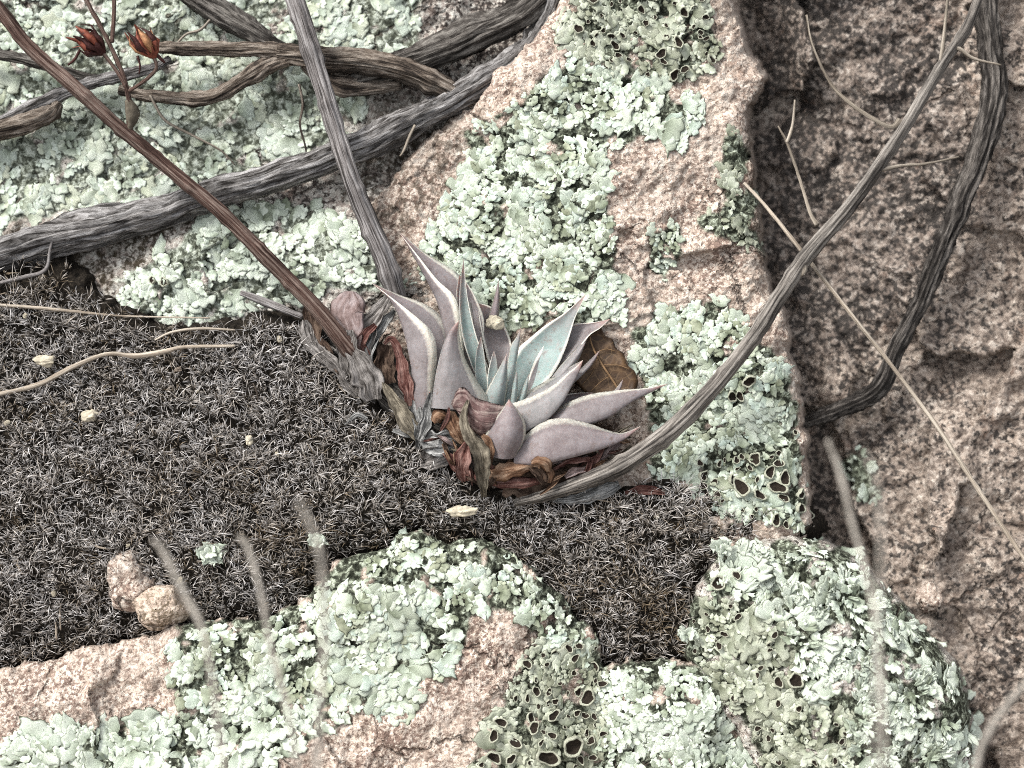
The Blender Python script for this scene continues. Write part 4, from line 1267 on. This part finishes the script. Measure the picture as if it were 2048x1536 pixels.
leaf([(1034, 742, 82), (1026, 765, 74), (1018, 812, 62)], [(1034, 742, 82), (1036, 765, 74), (1034, 812, 62)], [(1034, 742, 82), (1031, 768, 80), (1026, 812, 70)], 0.95, n=16, m=7)
leaf([(1262, 800, 40), (1225, 806, 40), (1180, 818, 44), (1120, 845, 52)], [(1262, 800, 40), (1232, 822, 52), (1190, 842, 60), (1130, 868, 62)], [(1262, 800, 40), (1228, 815, 54), (1184, 832, 64), (1126, 858, 68)], 0.05, n=18)
leaf([(1200, 700, 40), (1176, 722, 42), (1150, 746, 46), (1110, 780, 50)], [(1200, 700, 40), (1186, 728, 46), (1160, 756, 52), (1118, 792, 56)], [(1200, 700, 40), (1182, 726, 52), (1156, 752, 58), (1114, 788, 60)], 0.2, n=18, m=7)
leaf([(868, 560, 16), (880, 600, 22), (894, 650, 26)], [(868, 560, 16), (890, 596, 16), (908, 645, 16)], [(868, 560, 16), (886, 600, 28), (902, 650, 32)], 0.1, n=14, m=7)
leaf([(962, 672, 64), (952, 705, 60), (950, 750, 56), (960, 800, 50)], [(962, 672, 64), (968, 705, 60), (974, 750, 54), (982, 800, 48)], [(962, 672, 64), (959, 706, 50), (961, 752, 44), (971, 802, 40)], 0.9, n=18, m=7)
# left leaves
leaf([(742, 565, 55), (795, 604, 68), (834, 635, 78), (864, 664, 82), (874, 703, 82), (870, 760, 72), (866, 830, 60)], [(742, 565, 55), (795, 588, 35), (854, 610, 28), (894, 646, 22), (905, 700, 22), (900, 830, 25)], [(742, 565, 55), (785, 606, 50), (805, 654, 50), (819, 720, 52), (826, 780, 50), (838, 835, 45)], 0.12)
leaf([(918, 641, 112), (899, 662, 98), (884, 696, 86), (871, 750, 76), (862, 815, 66)], [(918, 641, 112), (920, 680, 102), (930, 716, 95), (951, 756, 88), (973, 790, 80), (990, 822, 70)], [(918, 641, 112), (903, 664, 115), (894, 700, 118), (891, 750, 118), (890, 818, 108)], 0.2, rim=0.09)
# right and front leaves
leaf([(1166, 720, 88), (1150, 735, 93), (1134, 747, 98), (1110, 768, 102), (1083, 784, 104), (1050, 798, 100), (1020, 808, 92)], [(1166, 720, 88), (1142, 732, 66), (1106, 754, 58), (1066, 776, 54), (1028, 798, 54)], [(1166, 720, 88), (1158, 745, 92), (1144, 772, 99), (1125, 806, 108), (1095, 840, 112), (1050, 865, 104)], 0.25, rim=-0.025)
leaf([(1338, 767, 62), (1292, 776, 76), (1240, 780, 86), (1183, 788, 93), (1135, 805, 96), (1090, 833, 94), (1062, 862, 86)], [(1338, 767, 62), (1280, 780, 46), (1230, 790, 40), (1180, 800, 40), (1130, 818, 46), (1075, 860, 55)], [(1338, 767, 62), (1300, 786, 70), (1266, 803, 82), (1217, 835, 96), (1160, 855, 106), (1108, 872, 104), (1065, 890, 92)], 0.1, rim=-0.03)
leaf([(1282, 852, 88), (1244, 866, 97), (1215, 860, 102), (1181, 848, 110), (1135, 837, 114), (1092, 841, 114), (1060, 862, 110), (1032, 892, 102)], [(1282, 852, 88), (1232, 874, 72), (1180, 872, 66), (1130, 870, 66), (1080, 880, 68), (1040, 905, 72)], [(1282, 852, 88), (1252, 877, 97), (1220, 892, 108), (1170, 908, 120), (1115, 922, 126), (1070, 930, 122), (1028, 928, 110)], 0.05, rim=-0.03)
leaf([(1018, 798, 132), (999, 825, 130), (979, 848, 124), (966, 875, 117), (975, 910, 106)], [(1018, 798, 132), (1039, 825, 130), (1051, 848, 124), (1049, 880, 117), (1030, 916, 106)], [(1018, 798, 132), (1019, 825, 145), (1018, 850, 154), (1014, 880, 152), (1004, 918, 132)], 0.05)
leaf([(1008, 811, 122), (975, 803, 128), (948, 793, 130), (928, 774, 128), (912, 783, 122), (903, 808, 112)], [(998, 850, 118), (985, 872, 118), (960, 872, 116), (940, 856, 115), (925, 836, 112), (913, 822, 106)], [(1003, 830, 132), (978, 838, 140), (952, 832, 140), (932, 812, 136), (917, 806, 128), (906, 815, 116)], 0.1, M_WITHER, 'withered_leaf', 'shrivelled reddish leaf with a broken pale rim at the front', ripple=7, seed=3)


# dead leaves round the base
def ribbon(pts, mat, curl=0.5, name='dead_leaf', ripple=3.0, seed=0, label=None, parent=succ, m=15, th=1.4):
    p = np.array(pts, float)
    k = (D - p[:, 2]) / D
    c = np.concatenate([P(p[:, 0], p[:, 1], p[:, 2]), (p[:, 3] * k)[:, None], np.radians(p[:, 4])[:, None]], 1)
    n = max(12, int(np.linalg.norm(np.diff(c[:, :3], axis=0), axis=1)  .sum() / 3.2))
    s = cr(c, n)
    ctr, hw, an = s[:, :3], np.maximum(s[:, 3], 0.4), s[:, 4]
    t = nrm(np.gradient(ctr, axis=0))
    side = nrm(np.cross(np.tile([0, 0, 1.0], (n, 1)), t))
    up = np.cross(t, side)
    sd2 = side * np.cos(an)[:, None] + up * np.sin(an)[:, None]
    up2 = np.cross(t, sd2)
    x = np.linspace(-1, 1, m)
    tt = np.linspace(0, 1, n)
    rp = ripple * (perlin(tt[:, None] * n / 12 + seed * 1.7, x[None] * 1.6 + seed, seed) + 0.8 * perlin(tt[:, None] * n / 26, x[None] * 4 + seed, seed + 9) - 0.9 * np.abs(perlin(tt[:, None] * n / 14 + seed, x[None] * 3.2 + tt[:, None] * 2, seed + 2)))
    off = curl * hw[:, None] * (x ** 2)[None] + rp
    ew = 1 + 0.34 * perlin(tt[:, None] * n / 6 + seed * 3, np.sign(x)[None] * 2.0 + 0 * tt[:, None], seed + 3)
    top = ctr[:, None] + sd2[:, None] * (hw[:, None] * x[None] * ew)[:, :, None] + up2[:, None] * off[:, :, None]
    bot = top - up2[:, None] * th
    bot = bot[:, 1:-1][:, ::-1]
    v = np.concatenate([top, bot], 1)
    lu = np.concatenate([x, x[1:-1][::-1]]) * 0.5 + 0.5 + seed * 3.1
    a = {'lu': np.tile(lu, n), 'lv': np.repeat(tt * n / 22, v.shape[1])}
    o = mk(name, v.reshape(-1, 3), grid_faces(n, v.shape[1], True), mat, parent, attrs=a)
    if label:
        o['label'] = label
    return o


stem('rootstock', [(640, 650, -35, 16), (700, 690, -34, 34), (780, 755, -30, 46), (870, 830, -14, 54), (960, 865, 6, 60), (1030, 880, 24, 54), (1080, 890, 36, 28)], M_DARKWOOD, succ, sides=14, ridge=0.12, wob=0.2, seed=3)
ribbon([(700, 582, 30, 10, 0), (698, 600, 34, 32, 5), (692, 625, 36, 36, 10), (700, 655, 38, 26, 15), (704, 690, 36, 18, 30), (705, 730, 30, 14, 30)], M_DPINK, -0.3, ripple=2, seed=1, label='flat pinkish grey dead leaf standing at the foot of the reddish stalk')
ribbon([(782, 588, 14, 6, 0), (768, 615, 20, 16, 30), (745, 645, 24, 22, 20), (730, 680, 26, 20, 0), (728, 715, 24, 14, 0)], M_DGREY, 0.6, ripple=6, seed=2)
ribbon([(790, 620, 24, 5, 0), (770, 650, 32, 10, 40), (745, 690, 34, 12, 20), (738, 718, 30, 8, 10)], M_DPALE, 0.7, ripple=4, seed=3)
ribbon([(752, 650, 38, 5, 0), (733, 668, 40, 9, 20), (722, 690, 36, 10, 0), (736, 712, 30, 6, 0)], M_DRED, 0.5, ripple=3, seed=4)
ribbon([(700, 660, 50, 8, 0), (704, 700, 52, 16, 10), (722, 735, 56, 27, 5), (738, 765, 52, 30, 0), (746, 800, 38, 18, 0)], M_DGREY, 0.25, ripple=5, seed=5, label='grey striped papery dead leaf below the reddish stalk')
ribbon([(672, 672, 34, 4, 0), (684, 705, 34, 8, 20), (692, 740, 28, 9, 20), (700, 775, 18, 6, 0)], M_DGREY, 0.6, ripple=3, seed=6)
ribbon([(622, 600, -10, 8, 0), (622, 640, 0, 15, 0), (634, 680, 8, 18, 10), (655, 710, 12, 14, 0), (668, 730, 10, 8, 0)], M_DBROWN, 0.5, ripple=5, seed=7)
ribbon([(606, 640, 6, 10, 0), (618, 685, 18, 17, 0), (645, 712, 26, 15, 0), (675, 738, 30, 12, 10), (690, 770, 28, 10, 20), (712, 792, 26, 6, 0)], M_DGREY, -0.7, ripple=4, seed=8)
ribbon([(768, 688, 48, 3, 0), (782, 678, 56, 6, 0), (795, 695, 58, 8, 10), (806, 735, 58, 13, 20), (815, 775, 54, 14, 10), (822, 812, 44, 8, 0)], M_DRED, 0.45, ripple=2.5, seed=9, label='reddish brown narrow dead leaf with a hooked pale tip')
ribbon([(775, 690, 24, 16, 0), (768, 730, 26, 22, 0), (776, 768, 24, 18, 0)], M_DBROWN, 0.4, ripple=6, seed=10)
ribbon([(766, 764, 52, 3, 0), (782, 790, 58, 12, 10), (802, 820, 60, 18, 10), (820, 850, 56, 17, 0), (842, 880, 42, 8, 0)], M_DOLIVE, 0.4, ripple=5, seed=11, label='brown grey wrinkled dead leaf pointing down into the moss')
ribbon([(830, 795, 48, 4, 0), (836, 830, 56, 12, 20), (842, 865, 56, 12, 0), (836, 895, 44, 5, 0)], M_DPALE, 0.5, ripple=5, seed=12)
ribbon([(862, 785, 70, 3, 0), (855, 815, 74, 8, 0), (850, 850, 72, 12, 0), (838, 880, 60, 8, 0)], M_DPALE, 0.5, ripple=4, seed=13)
ribbon([(840, 880, 52, 8, 0), (868, 885, 70, 24, 0), (895, 882, 74, 22, 10), (912, 880, 66, 10, 0)], M_DPALE, 0.4, ripple=7, seed=14, label='pale grey crumpled leaf remnant beside the orange stubs')
ribbon([(838, 930, 36, 6, 0), (860, 920, 56, 22, 0), (885, 910, 62, 24, 0), (905, 900, 58, 12, 0)], M_DGREY, 0.4, ripple=8, seed=15)
ribbon([(866, 845, 92, 8, 0), (874, 832, 100, 15, 0), (888, 832, 98, 12, 0), (898, 842, 88, 4, 0)], M_DORANGE, -0.9, ripple=3, seed=16, label='short orange dead leaf stub with a grey end')
ribbon([(900, 822, 104, 8, 0), (905, 840, 112, 18, 0), (915, 862, 112, 18, 0), (928, 888, 98, 9, 0)], M_DORANGE, -0.9, ripple=2, seed=17)
ribbon([(898, 815, 112, 2, 0), (896, 832, 114, 4, 0), (888, 850, 104, 4, 0), (880, 862, 96, 2, 0)], M_DRED, 0.3, ripple=1, seed=18)
ribbon([(936, 800, 136, 3, 0), (932, 820, 142, 8, 40), (932, 850, 146, 11, 30), (945, 880, 148, 13, 0), (958, 905, 146, 18, -20), (962, 935, 136, 16, -10), (966, 965, 118, 10, 0), (968, 995, 90, 5, 0)], M_DOLIVE, 0.8, ripple=3, seed=19, label='twisted olive grey dead leaf hanging down the front of the rosette')
ribbon([(965, 870, 132, 4, 0), (978, 885, 136, 8, 0), (978, 915, 132, 9, 0), (972, 945, 118, 6, 0)], M_DORANGE, 0.7, ripple=2, seed=20)
ribbon([(936, 880, 112, 5, 0), (930, 905, 112, 14, 20), (925, 935, 104, 16, 0), (930, 962, 86, 8, 0)], M_DRED, 0.5, ripple=4, seed=21)
ribbon([(890, 905, 76, 5, 0), (903, 920, 86, 9, 0), (920, 940, 84, 10, 0), (938, 958, 74, 5, 0)], M_DRED, 0.6, ripple=4, seed=22)
ribbon([(978, 945, 106, 15, 0), (1000, 945, 116, 18, 0), (1030, 940, 118, 17, 0), (1060, 928, 116, 12, 0), (1080, 912, 110, 8, 0)], M_DORANGE, -0.6, ripple=2.5, seed=23, label='broad orange brown dead leaf curled under the front leaves')
ribbon([(978, 966, 92, 6, 0), (1010, 968, 98, 10, 0), (1050, 966, 96, 11, 0), (1085, 962, 84, 6, 0)], M_DRED, -0.5, ripple=3, seed=24)
ribbon([(1062, 928, 128, 7, 0), (1076, 924, 138, 13, 0), (1090, 930, 136, 14, 10), (1097, 944, 122, 8, 0)], M_DORANGE, -1.0, ripple=3, seed=25, label='knobbly pale orange leaf end')
ribbon([(1085, 935, 104, 6, 0), (1100, 948, 108, 10, 0), (1098, 966, 98, 7, 0)], M_DORANGE, -0.9, ripple=2, seed=26)
ribbon([(1060, 930, 112, 6, 0), (1078, 945, 110, 12, 0), (1088, 965, 100, 7, 0)], M_DBROWN, 0.6, ripple=3, seed=27)
for k, q in enumerate([[(1108, 938, 96, 3, 0), (1140, 922, 102, 6, 20), (1180, 918, 98, 5, 0)], [(1130, 955, 90, 4, 0), (1150, 942, 96, 8, 0), (1170, 938, 94, 6, 0)], [(1150, 965, 84, 4, 0), (1172, 945, 90, 6, 0), (1185, 915, 92, 4, 0)],
                       [(1178, 950, 84, 3, 0), (1195, 915, 90, 5, 20), (1208, 890, 90, 3, 0)], [(1190, 925, 82, 3, 0), (1220, 900, 84, 7, 0), (1250, 880, 80, 3, 0)], [(1200, 945, 76, 3, 0), (1235, 918, 78, 5, 0), (1262, 892, 72, 3, 0)], [(1105, 985, 76, 3, 0), (1140, 975, 82, 6, 0), (1165, 962, 80, 3, 0)]]):
    ribbon(q, [M_DRED, M_DPINK, M_DRED, M_DRED, M_DPINK, M_DOLIVE, M_DORANGE][k], 0.5, ripple=3.5, seed=40 + k)
for k, q in enumerate([[(1125, 880, 40, 40, 0), (1170, 890, 40, 40, 0), (1230, 870, 30, 20, 0)], [(1010, 950, 50, 40, 0), (1080, 960, 50, 36, 0), (1160, 955, 40, 24, 0)]]):
    ribbon(q, M_DBROWN, 0.3, ripple=8, seed=60 + k)
rl = random.Random(15)
for k in range(46):
    if k % 2:
        x, y, z = rl.uniform(1075, 1255), 0, 0
        y = 958 - (x - 1075) * 0.42 + rl.uniform(-26, 26)
        z = 96 - (x - 1075) * 0.12
        a = rl.gauss(0.5, 0.5)
    else:
        x, y, z = rl.uniform(862, 985), 0, 0
        y = 892 + (x - 862) * 0.52 + rl.uniform(-26, 24)
        z = 80 + (x - 862) * 0.15
        a = rl.gauss(-0.8, 0.6)
    l = rl.uniform(12, 30)
    dx, dy = math.cos(a) * l, -math.sin(a) * l
    ribbon([(x - dx, y - dy, z - 4, 1.2, 0), (x + rl.uniform(-4, 4), y + rl.uniform(-4, 4), z + rl.uniform(4, 16), rl.uniform(2.5, 6), rl.uniform(-40, 40)), (x + dx, y + dy, z - 2, 1.2, 0)],
           rl.choice([M_DRED, M_DRED, M_DPINK, M_DORANGE, M_DBROWN, M_DOLIVE]), rl.uniform(-0.9, 0.9), ripple=3, seed=200 + k, m=9)
rl = random.Random(5)
for k in range(30):
    f_ = (k + rl.random()) / 30
    x, y = 640 + f_ * 300, 700 + f_ * 235 + rl.uniform(-22, 26)
    a = rl.uniform(0.1, 1.5)
    l = rl.uniform(28, 62)
    dx, dy = math.cos(a) * l, math.sin(a) * l
    wv = hM(np.array([x]), np.array([y]))[0] + rl.uniform(8, 26)
    ribbon([(x - dx * .5, y - dy * .5, wv - 4, 3, rl.uniform(-30, 30)), (x, y + rl.uniform(-5, 5), wv + 8, rl.uniform(5, 13), rl.uniform(-30, 30)), (x + dx * .5, y + dy * .5, wv - 2, 3, 0)],
           rl.choice([M_DGREY, M_DGREY, M_DBROWN, M_DOLIVE, M_DPALE]), rl.uniform(-0.9, 0.9), ripple=4, seed=100 + k)
ribbon([(690, 850, 40, 3, 0), (712, 830, 44, 6, 0), (735, 838, 40, 4, 0)], M_DPALE, -0.8, ripple=3, seed=66)
ribbon([(785, 860, 40, 3, 0), (805, 866, 48, 7, 0), (822, 872, 44, 4, 0)], M_DPALE, 0.4, ripple=2, seed=67)
ribbon([(1105, 1000, 50, 6, 0), (1150, 1000, 58, 12, 0), (1200, 985, 60, 15, 0), (1240, 970, 52, 8, 0)], M_DPALE, -0.4, ripple=8, seed=68)
ribbon([(1250, 985, 46, 4, 0), (1290, 980, 50, 10, 0), (1330, 985, 44, 5, 0)], M_DRED, 0.4, ripple=5, seed=69)


# ------------------------------------------------------------------ fallen oak leaf behind the rosette
def oak_leaf():
    t = MT('brown_leaf_blade', 0.6, 0.3)
    o = t.obj()
    n = t.noise(o, 160, 4, 0.6)
    v2 = t.voro(o, 260, 'Distance', 1.0, 'DISTANCE_TO_EDGE')
    c = t.ramp(n, [(0.3, (0.022, 0.012, 0.006)), (0.55, (0.062, 0.034, 0.016)), (0.75, (0.125, 0.072, 0.034))])
    c = t.mix(t.ramp(v2, [(0.02, 0.6), (0.07, 0.0)]), c, (0.115, 0.072, 0.036))
    mb = t.done(c, t.bump(n, 0.0008, 0.8))
    mv = flat_mat('brown_leaf_vein', (0.17, 0.105, 0.055), 0.6)
    root = thing('oak_leaf', (1215, 715, 0), 'dry brown toothed leaf wedged upright behind the rosette against the rock', 'leaf')
    left = [(1186, 650), (1168, 668), (1150, 692), (1140, 720), (1140, 742), (1148, 764), (1162, 778), (1190, 800)]
    right = [(1190, 650), (1202, 655), (1210, 672), (1226, 678), (1232, 698), (1248, 706), (1254, 730), (1270, 742), (1277, 762), (1272, 782), (1262, 800)]
    L = cr(np.array(left, float), 30)
    R = np.array(right, float)
    lr = np.concatenate([[0], np.cumsum(np.linalg.norm(np.diff(R, axis=0), axis=1))])
    s = np.linspace(0, lr[-1], 30)
    R = np.stack([np.interp(s, lr, R[:, 0]), np.interp(s, lr, R[:, 1])], -1)
    x = np.linspace(0, 1, 11)
    G = L[:, None] * (1 - x)[None, :, None] + R[:, None] * x[None, :, None]
    tt = np.linspace(0, 1, 30)
    W = 16 + 16 * tt[:, None] + 22 * (x - 0.45)[None] ** 2 + 4 * perlin(tt[:, None] * 5, x[None] * 4, 5)
    top = P(G[..., 0], G[..., 1], W)
    bot = top - np.array([0, 0, 1.8])
    v = np.concatenate([top, bot[:, 1:-1][:, ::-1]], 1)
    mk('blade', v.reshape(-1, 3), grid_faces(30, v.shape[1], True), mb, root)
    stem('midrib', [(1178, 668, 28, 1.4), (1186, 696, 31, 2.0), (1205, 730, 34, 2.4), (1230, 768, 37, 2.4), (1245, 795, 39, 2.4)], mv, root, sides=6)
    for q in ([(1192, 705, 2), (1212, 698, 3), (1230, 702, 4)], [(1205, 730, 4), (1235, 730, 5), (1258, 738, 7)], [(1196, 715, 2), (1185, 745, 3), (1165, 770, 5)], [(1220, 752, 6), (1200, 765, 6), (1180, 785, 6)]):
        stem('side_vein', [(p[0], p[1], p[2] + 28.5, 0.9) for p in q], mv, root, sides=5)


oak_leaf()


# ------------------------------------------------------------------ stones and crumbs
def stone(name, c, r, mat, label, cat, seed, group=None, n=26, rough=0.16):
    th = np.linspace(0.02, math.pi - 0.02, n)
    ph = np.linspace(0, 2 * math.pi, n * 2, endpoint=False)
    T, F = np.meshgrid(th, ph, indexing='ij')
    x, y, z = np.sin(T) * np.cos(F), np.sin(T) * np.sin(F), np.cos(T)
    k = 1 + rough * (fbm(x * 1.4 + 5 + z, y * 1.4 + z * 0.8, 1.0, 4, seed, 0.55)) + 0.05 * fbm(x * 5 + z * 3, y * 5 - z * 2, 1.0, 3, seed + 3)
    pr = np.random.default_rng(seed + 77)
    pn = nrm(pr.normal(0, 1, (11, 3)))
    po = pr.uniform(0.74, 0.98, 11)
    cut = np.ones_like(x)
    for q, of in zip(pn, po):
        dt = x * q[0] + y * q[1] + z * q[2]
        cut = np.minimum(cut, of / np.maximum(dt, 0.2))
    k = cut * (1 + (k - 1) * 0.7)
    p = P(*c)
    v = np.stack([x * k * r[0], y * k * r[1], z * k * r[2]], -1).reshape(-1, 3) + p
    return tag(mk(name, v, grid_faces(n, n * 2, True), mat, attrs={'lichen': np.zeros(len(v))}), label, cat, group)


stone('stone', (257, 1160, 30), (50, 58, 44), M_PINK, 'small rounded pink stone on the moss above its tan neighbour', 'stone', 5, 'small stones on the moss')
stone('stone', (322, 1212, 42), (64, 44, 42), M_TAN, 'small tan stone leaning against the pink stone at the ledge', 'stone', 9, 'small stones on the moss')
stone('stone', (1858, 1196, float(hC(np.array([1858.0]), np.array([1196.0]))[0]) + 40), (28, 34, 24), M_PINK, 'small pale pink stone lodged against the brown rock wall right of the boulder', 'stone', 13)
M_FLECK = flat_mat('cream_crumb', (0.46, 0.415, 0.32), 0.95, 0.5)
for k, (x, y, w_, a, b, lb) in enumerate([
        (498, 882, 46, 7, 11, 'white oval seed lying alone in the middle of the moss'), (90, 722, 30, 20, 12, 'cream crumb of wood on the upper left moss by the wavy strand'),
        (180, 832, 38, 18, 14, 'dull cream crumb half sunk in the left moss'), (925, 1022, 62, 28, 11, 'cream lichen crumb on the moss straight below the succulent'),
        (990, 645, 6, 20, 14, 'cream yellow flake caught among the back leaves'), (1842, 905, 0, 0, 0, None)]):
    if lb:
        stone('crumb', (x, y, w_), (a, b, 9), M_FLECK, lb, 'crumb', 20 + k, 'pale crumbs', n=18, rough=0.42)


def flake(cx, cy, w0, label, n, r, seed, mat):
    root = thing('lichen_tuft', (cx, cy, w0), label, 'lichen', 'loose lichen tufts')
    rr = np.random.default_rng(seed)
    for i in range(n):
        a = rr.uniform(0, 6.28)
        d = r * rr.uniform(0, 1) ** 0.6
        e = a + rr.normal(0, 0.9)
        ay = nrm(np.array([math.cos(e), math.sin(e), rr.uniform(0.0, 0.7)]))
        az = nrm(np.array([0, 0, 1.0]) - ay * ay[2] + rr.normal(0, 0.2, 3))
        ax = np.cross(ay, az)
        o = bpy.data.objects.new('lobe', lobe_mesh(int(rr.integers(0, 14)), mat))
        col.objects.link(o)
        place(o, P(cx + math.cos(a) * d * 1.25 - 6 * math.cos(e), cy - math.sin(a) * d * 0.8 + 6 * math.sin(e), w0 + rr.uniform(8, 20)), nrm(ax), ay, az, rr.uniform(11, 19), root)


flake(422, 1108, 44, 'white lichen tuft lying on the moss beside the blurred stem', 26, 20, 1, M_BRIGHT)
flake(636, 1082, 52, 'tiny white lichen scrap on the moss near the lichen hump', 9, 10, 2, M_BRIGHT)
flake(1445, 1095, 70, 'small branching lichen tuft at the moss edge of the boulder', 12, 16, 3, M_BRIGHT)
flake(1375, 1270, 66, 'small pale lichen scrap in the moss notch left of the boulder', 9, 12, 4, M_BRIGHT)


# grit and bits of litter on the moss
gr = random.Random(21)
GRIT = []
for k in range(5):
    rn = np.random.default_rng(900 + k)
    th = np.linspace(0.05, math.pi - 0.05, 6)
    ph = np.linspace(0, 2 * math.pi, 9, endpoint=False)
    T, F = np.meshgrid(th, ph, indexing='ij')
    q = 1 + rn.normal(0, 0.16, T.shape)
    v = np.stack([np.sin(T) * np.cos(F) * q, np.sin(T) * np.sin(F) * q * 0.75, np.cos(T) * q * 0.6], -1).reshape(-1, 3)
    GRIT.append(mesh_from('grit', v, grid_faces(6, 9, True), [M_FLECK, M_TAN][k % 2], smooth=False))
n_ = 0
while n_ < 16:
    x, y = gr.uniform(10, 1500), gr.uniform(560, 1330)
    if dM(np.array([x]), np.array([y]))[0] < 20 or dD(np.array([x]), np.array([y]))[0] > -8 or dE(np.array([x]), np.array([y]))[0] > -8:
        continue
    if 640 < x < 1320 and y < 1010:
        continue
    o = bpy.data.objects.new('grit', GRIT[n_ % 5])
    col.objects.link(o)
    a = gr.uniform(0, 6.28)
    place(o, P(x, y, hM(np.array([x]), np.array([y]))[0] + gr.uniform(17, 24)), np.array([math.cos(a), math.sin(a), 0.0]), np.array([-math.sin(a), math.cos(a), 0.0]), np.array([0, 0, 1.0]), gr.uniform(4, 8), None)
    tag(o, 'tiny pale grain of grit caught in the dark moss', 'grit', 'grit grains in the moss')
    n_ += 1

lt = random.Random(8)
k = 0
while k < 12:
    x, y = lt.uniform(20, 1450), lt.uniform(600, 1300)
    if dM(np.array([x]), np.array([y]))[0] < 25 or dD(np.array([x]), np.array([y]))[0] > -10 or dE(np.array([x]), np.array([y]))[0] > -10 or (620 < x < 1320 and y < 1010):
        continue
    a, l = lt.uniform(0, 3.14), lt.uniform(14, 34)
    q = hM(np.array([x]), np.array([y]))[0] + lt.uniform(14, 22)
    dx, dy = math.cos(a) * l, math.sin(a) * l
    v, f, u = tube([(x - dx, y - dy, q - 3, 1.2), (x + lt.uniform(-4, 4), y + lt.uniform(-4, 4), q + 3, 2.2), (x + dx, y + dy, q - 2, 1.0)], sides=6, step=6, seed=k)
    tag(mk('needle', v, f, [M_STRAW, M_DBROWN, M_TANSTALK][k % 3] if k % 3 != 1 else M_BROWNWOOD, uv=u), 'short dry needle fragment lying in the dark moss', 'needle', 'needle litter in the moss')
    k += 1
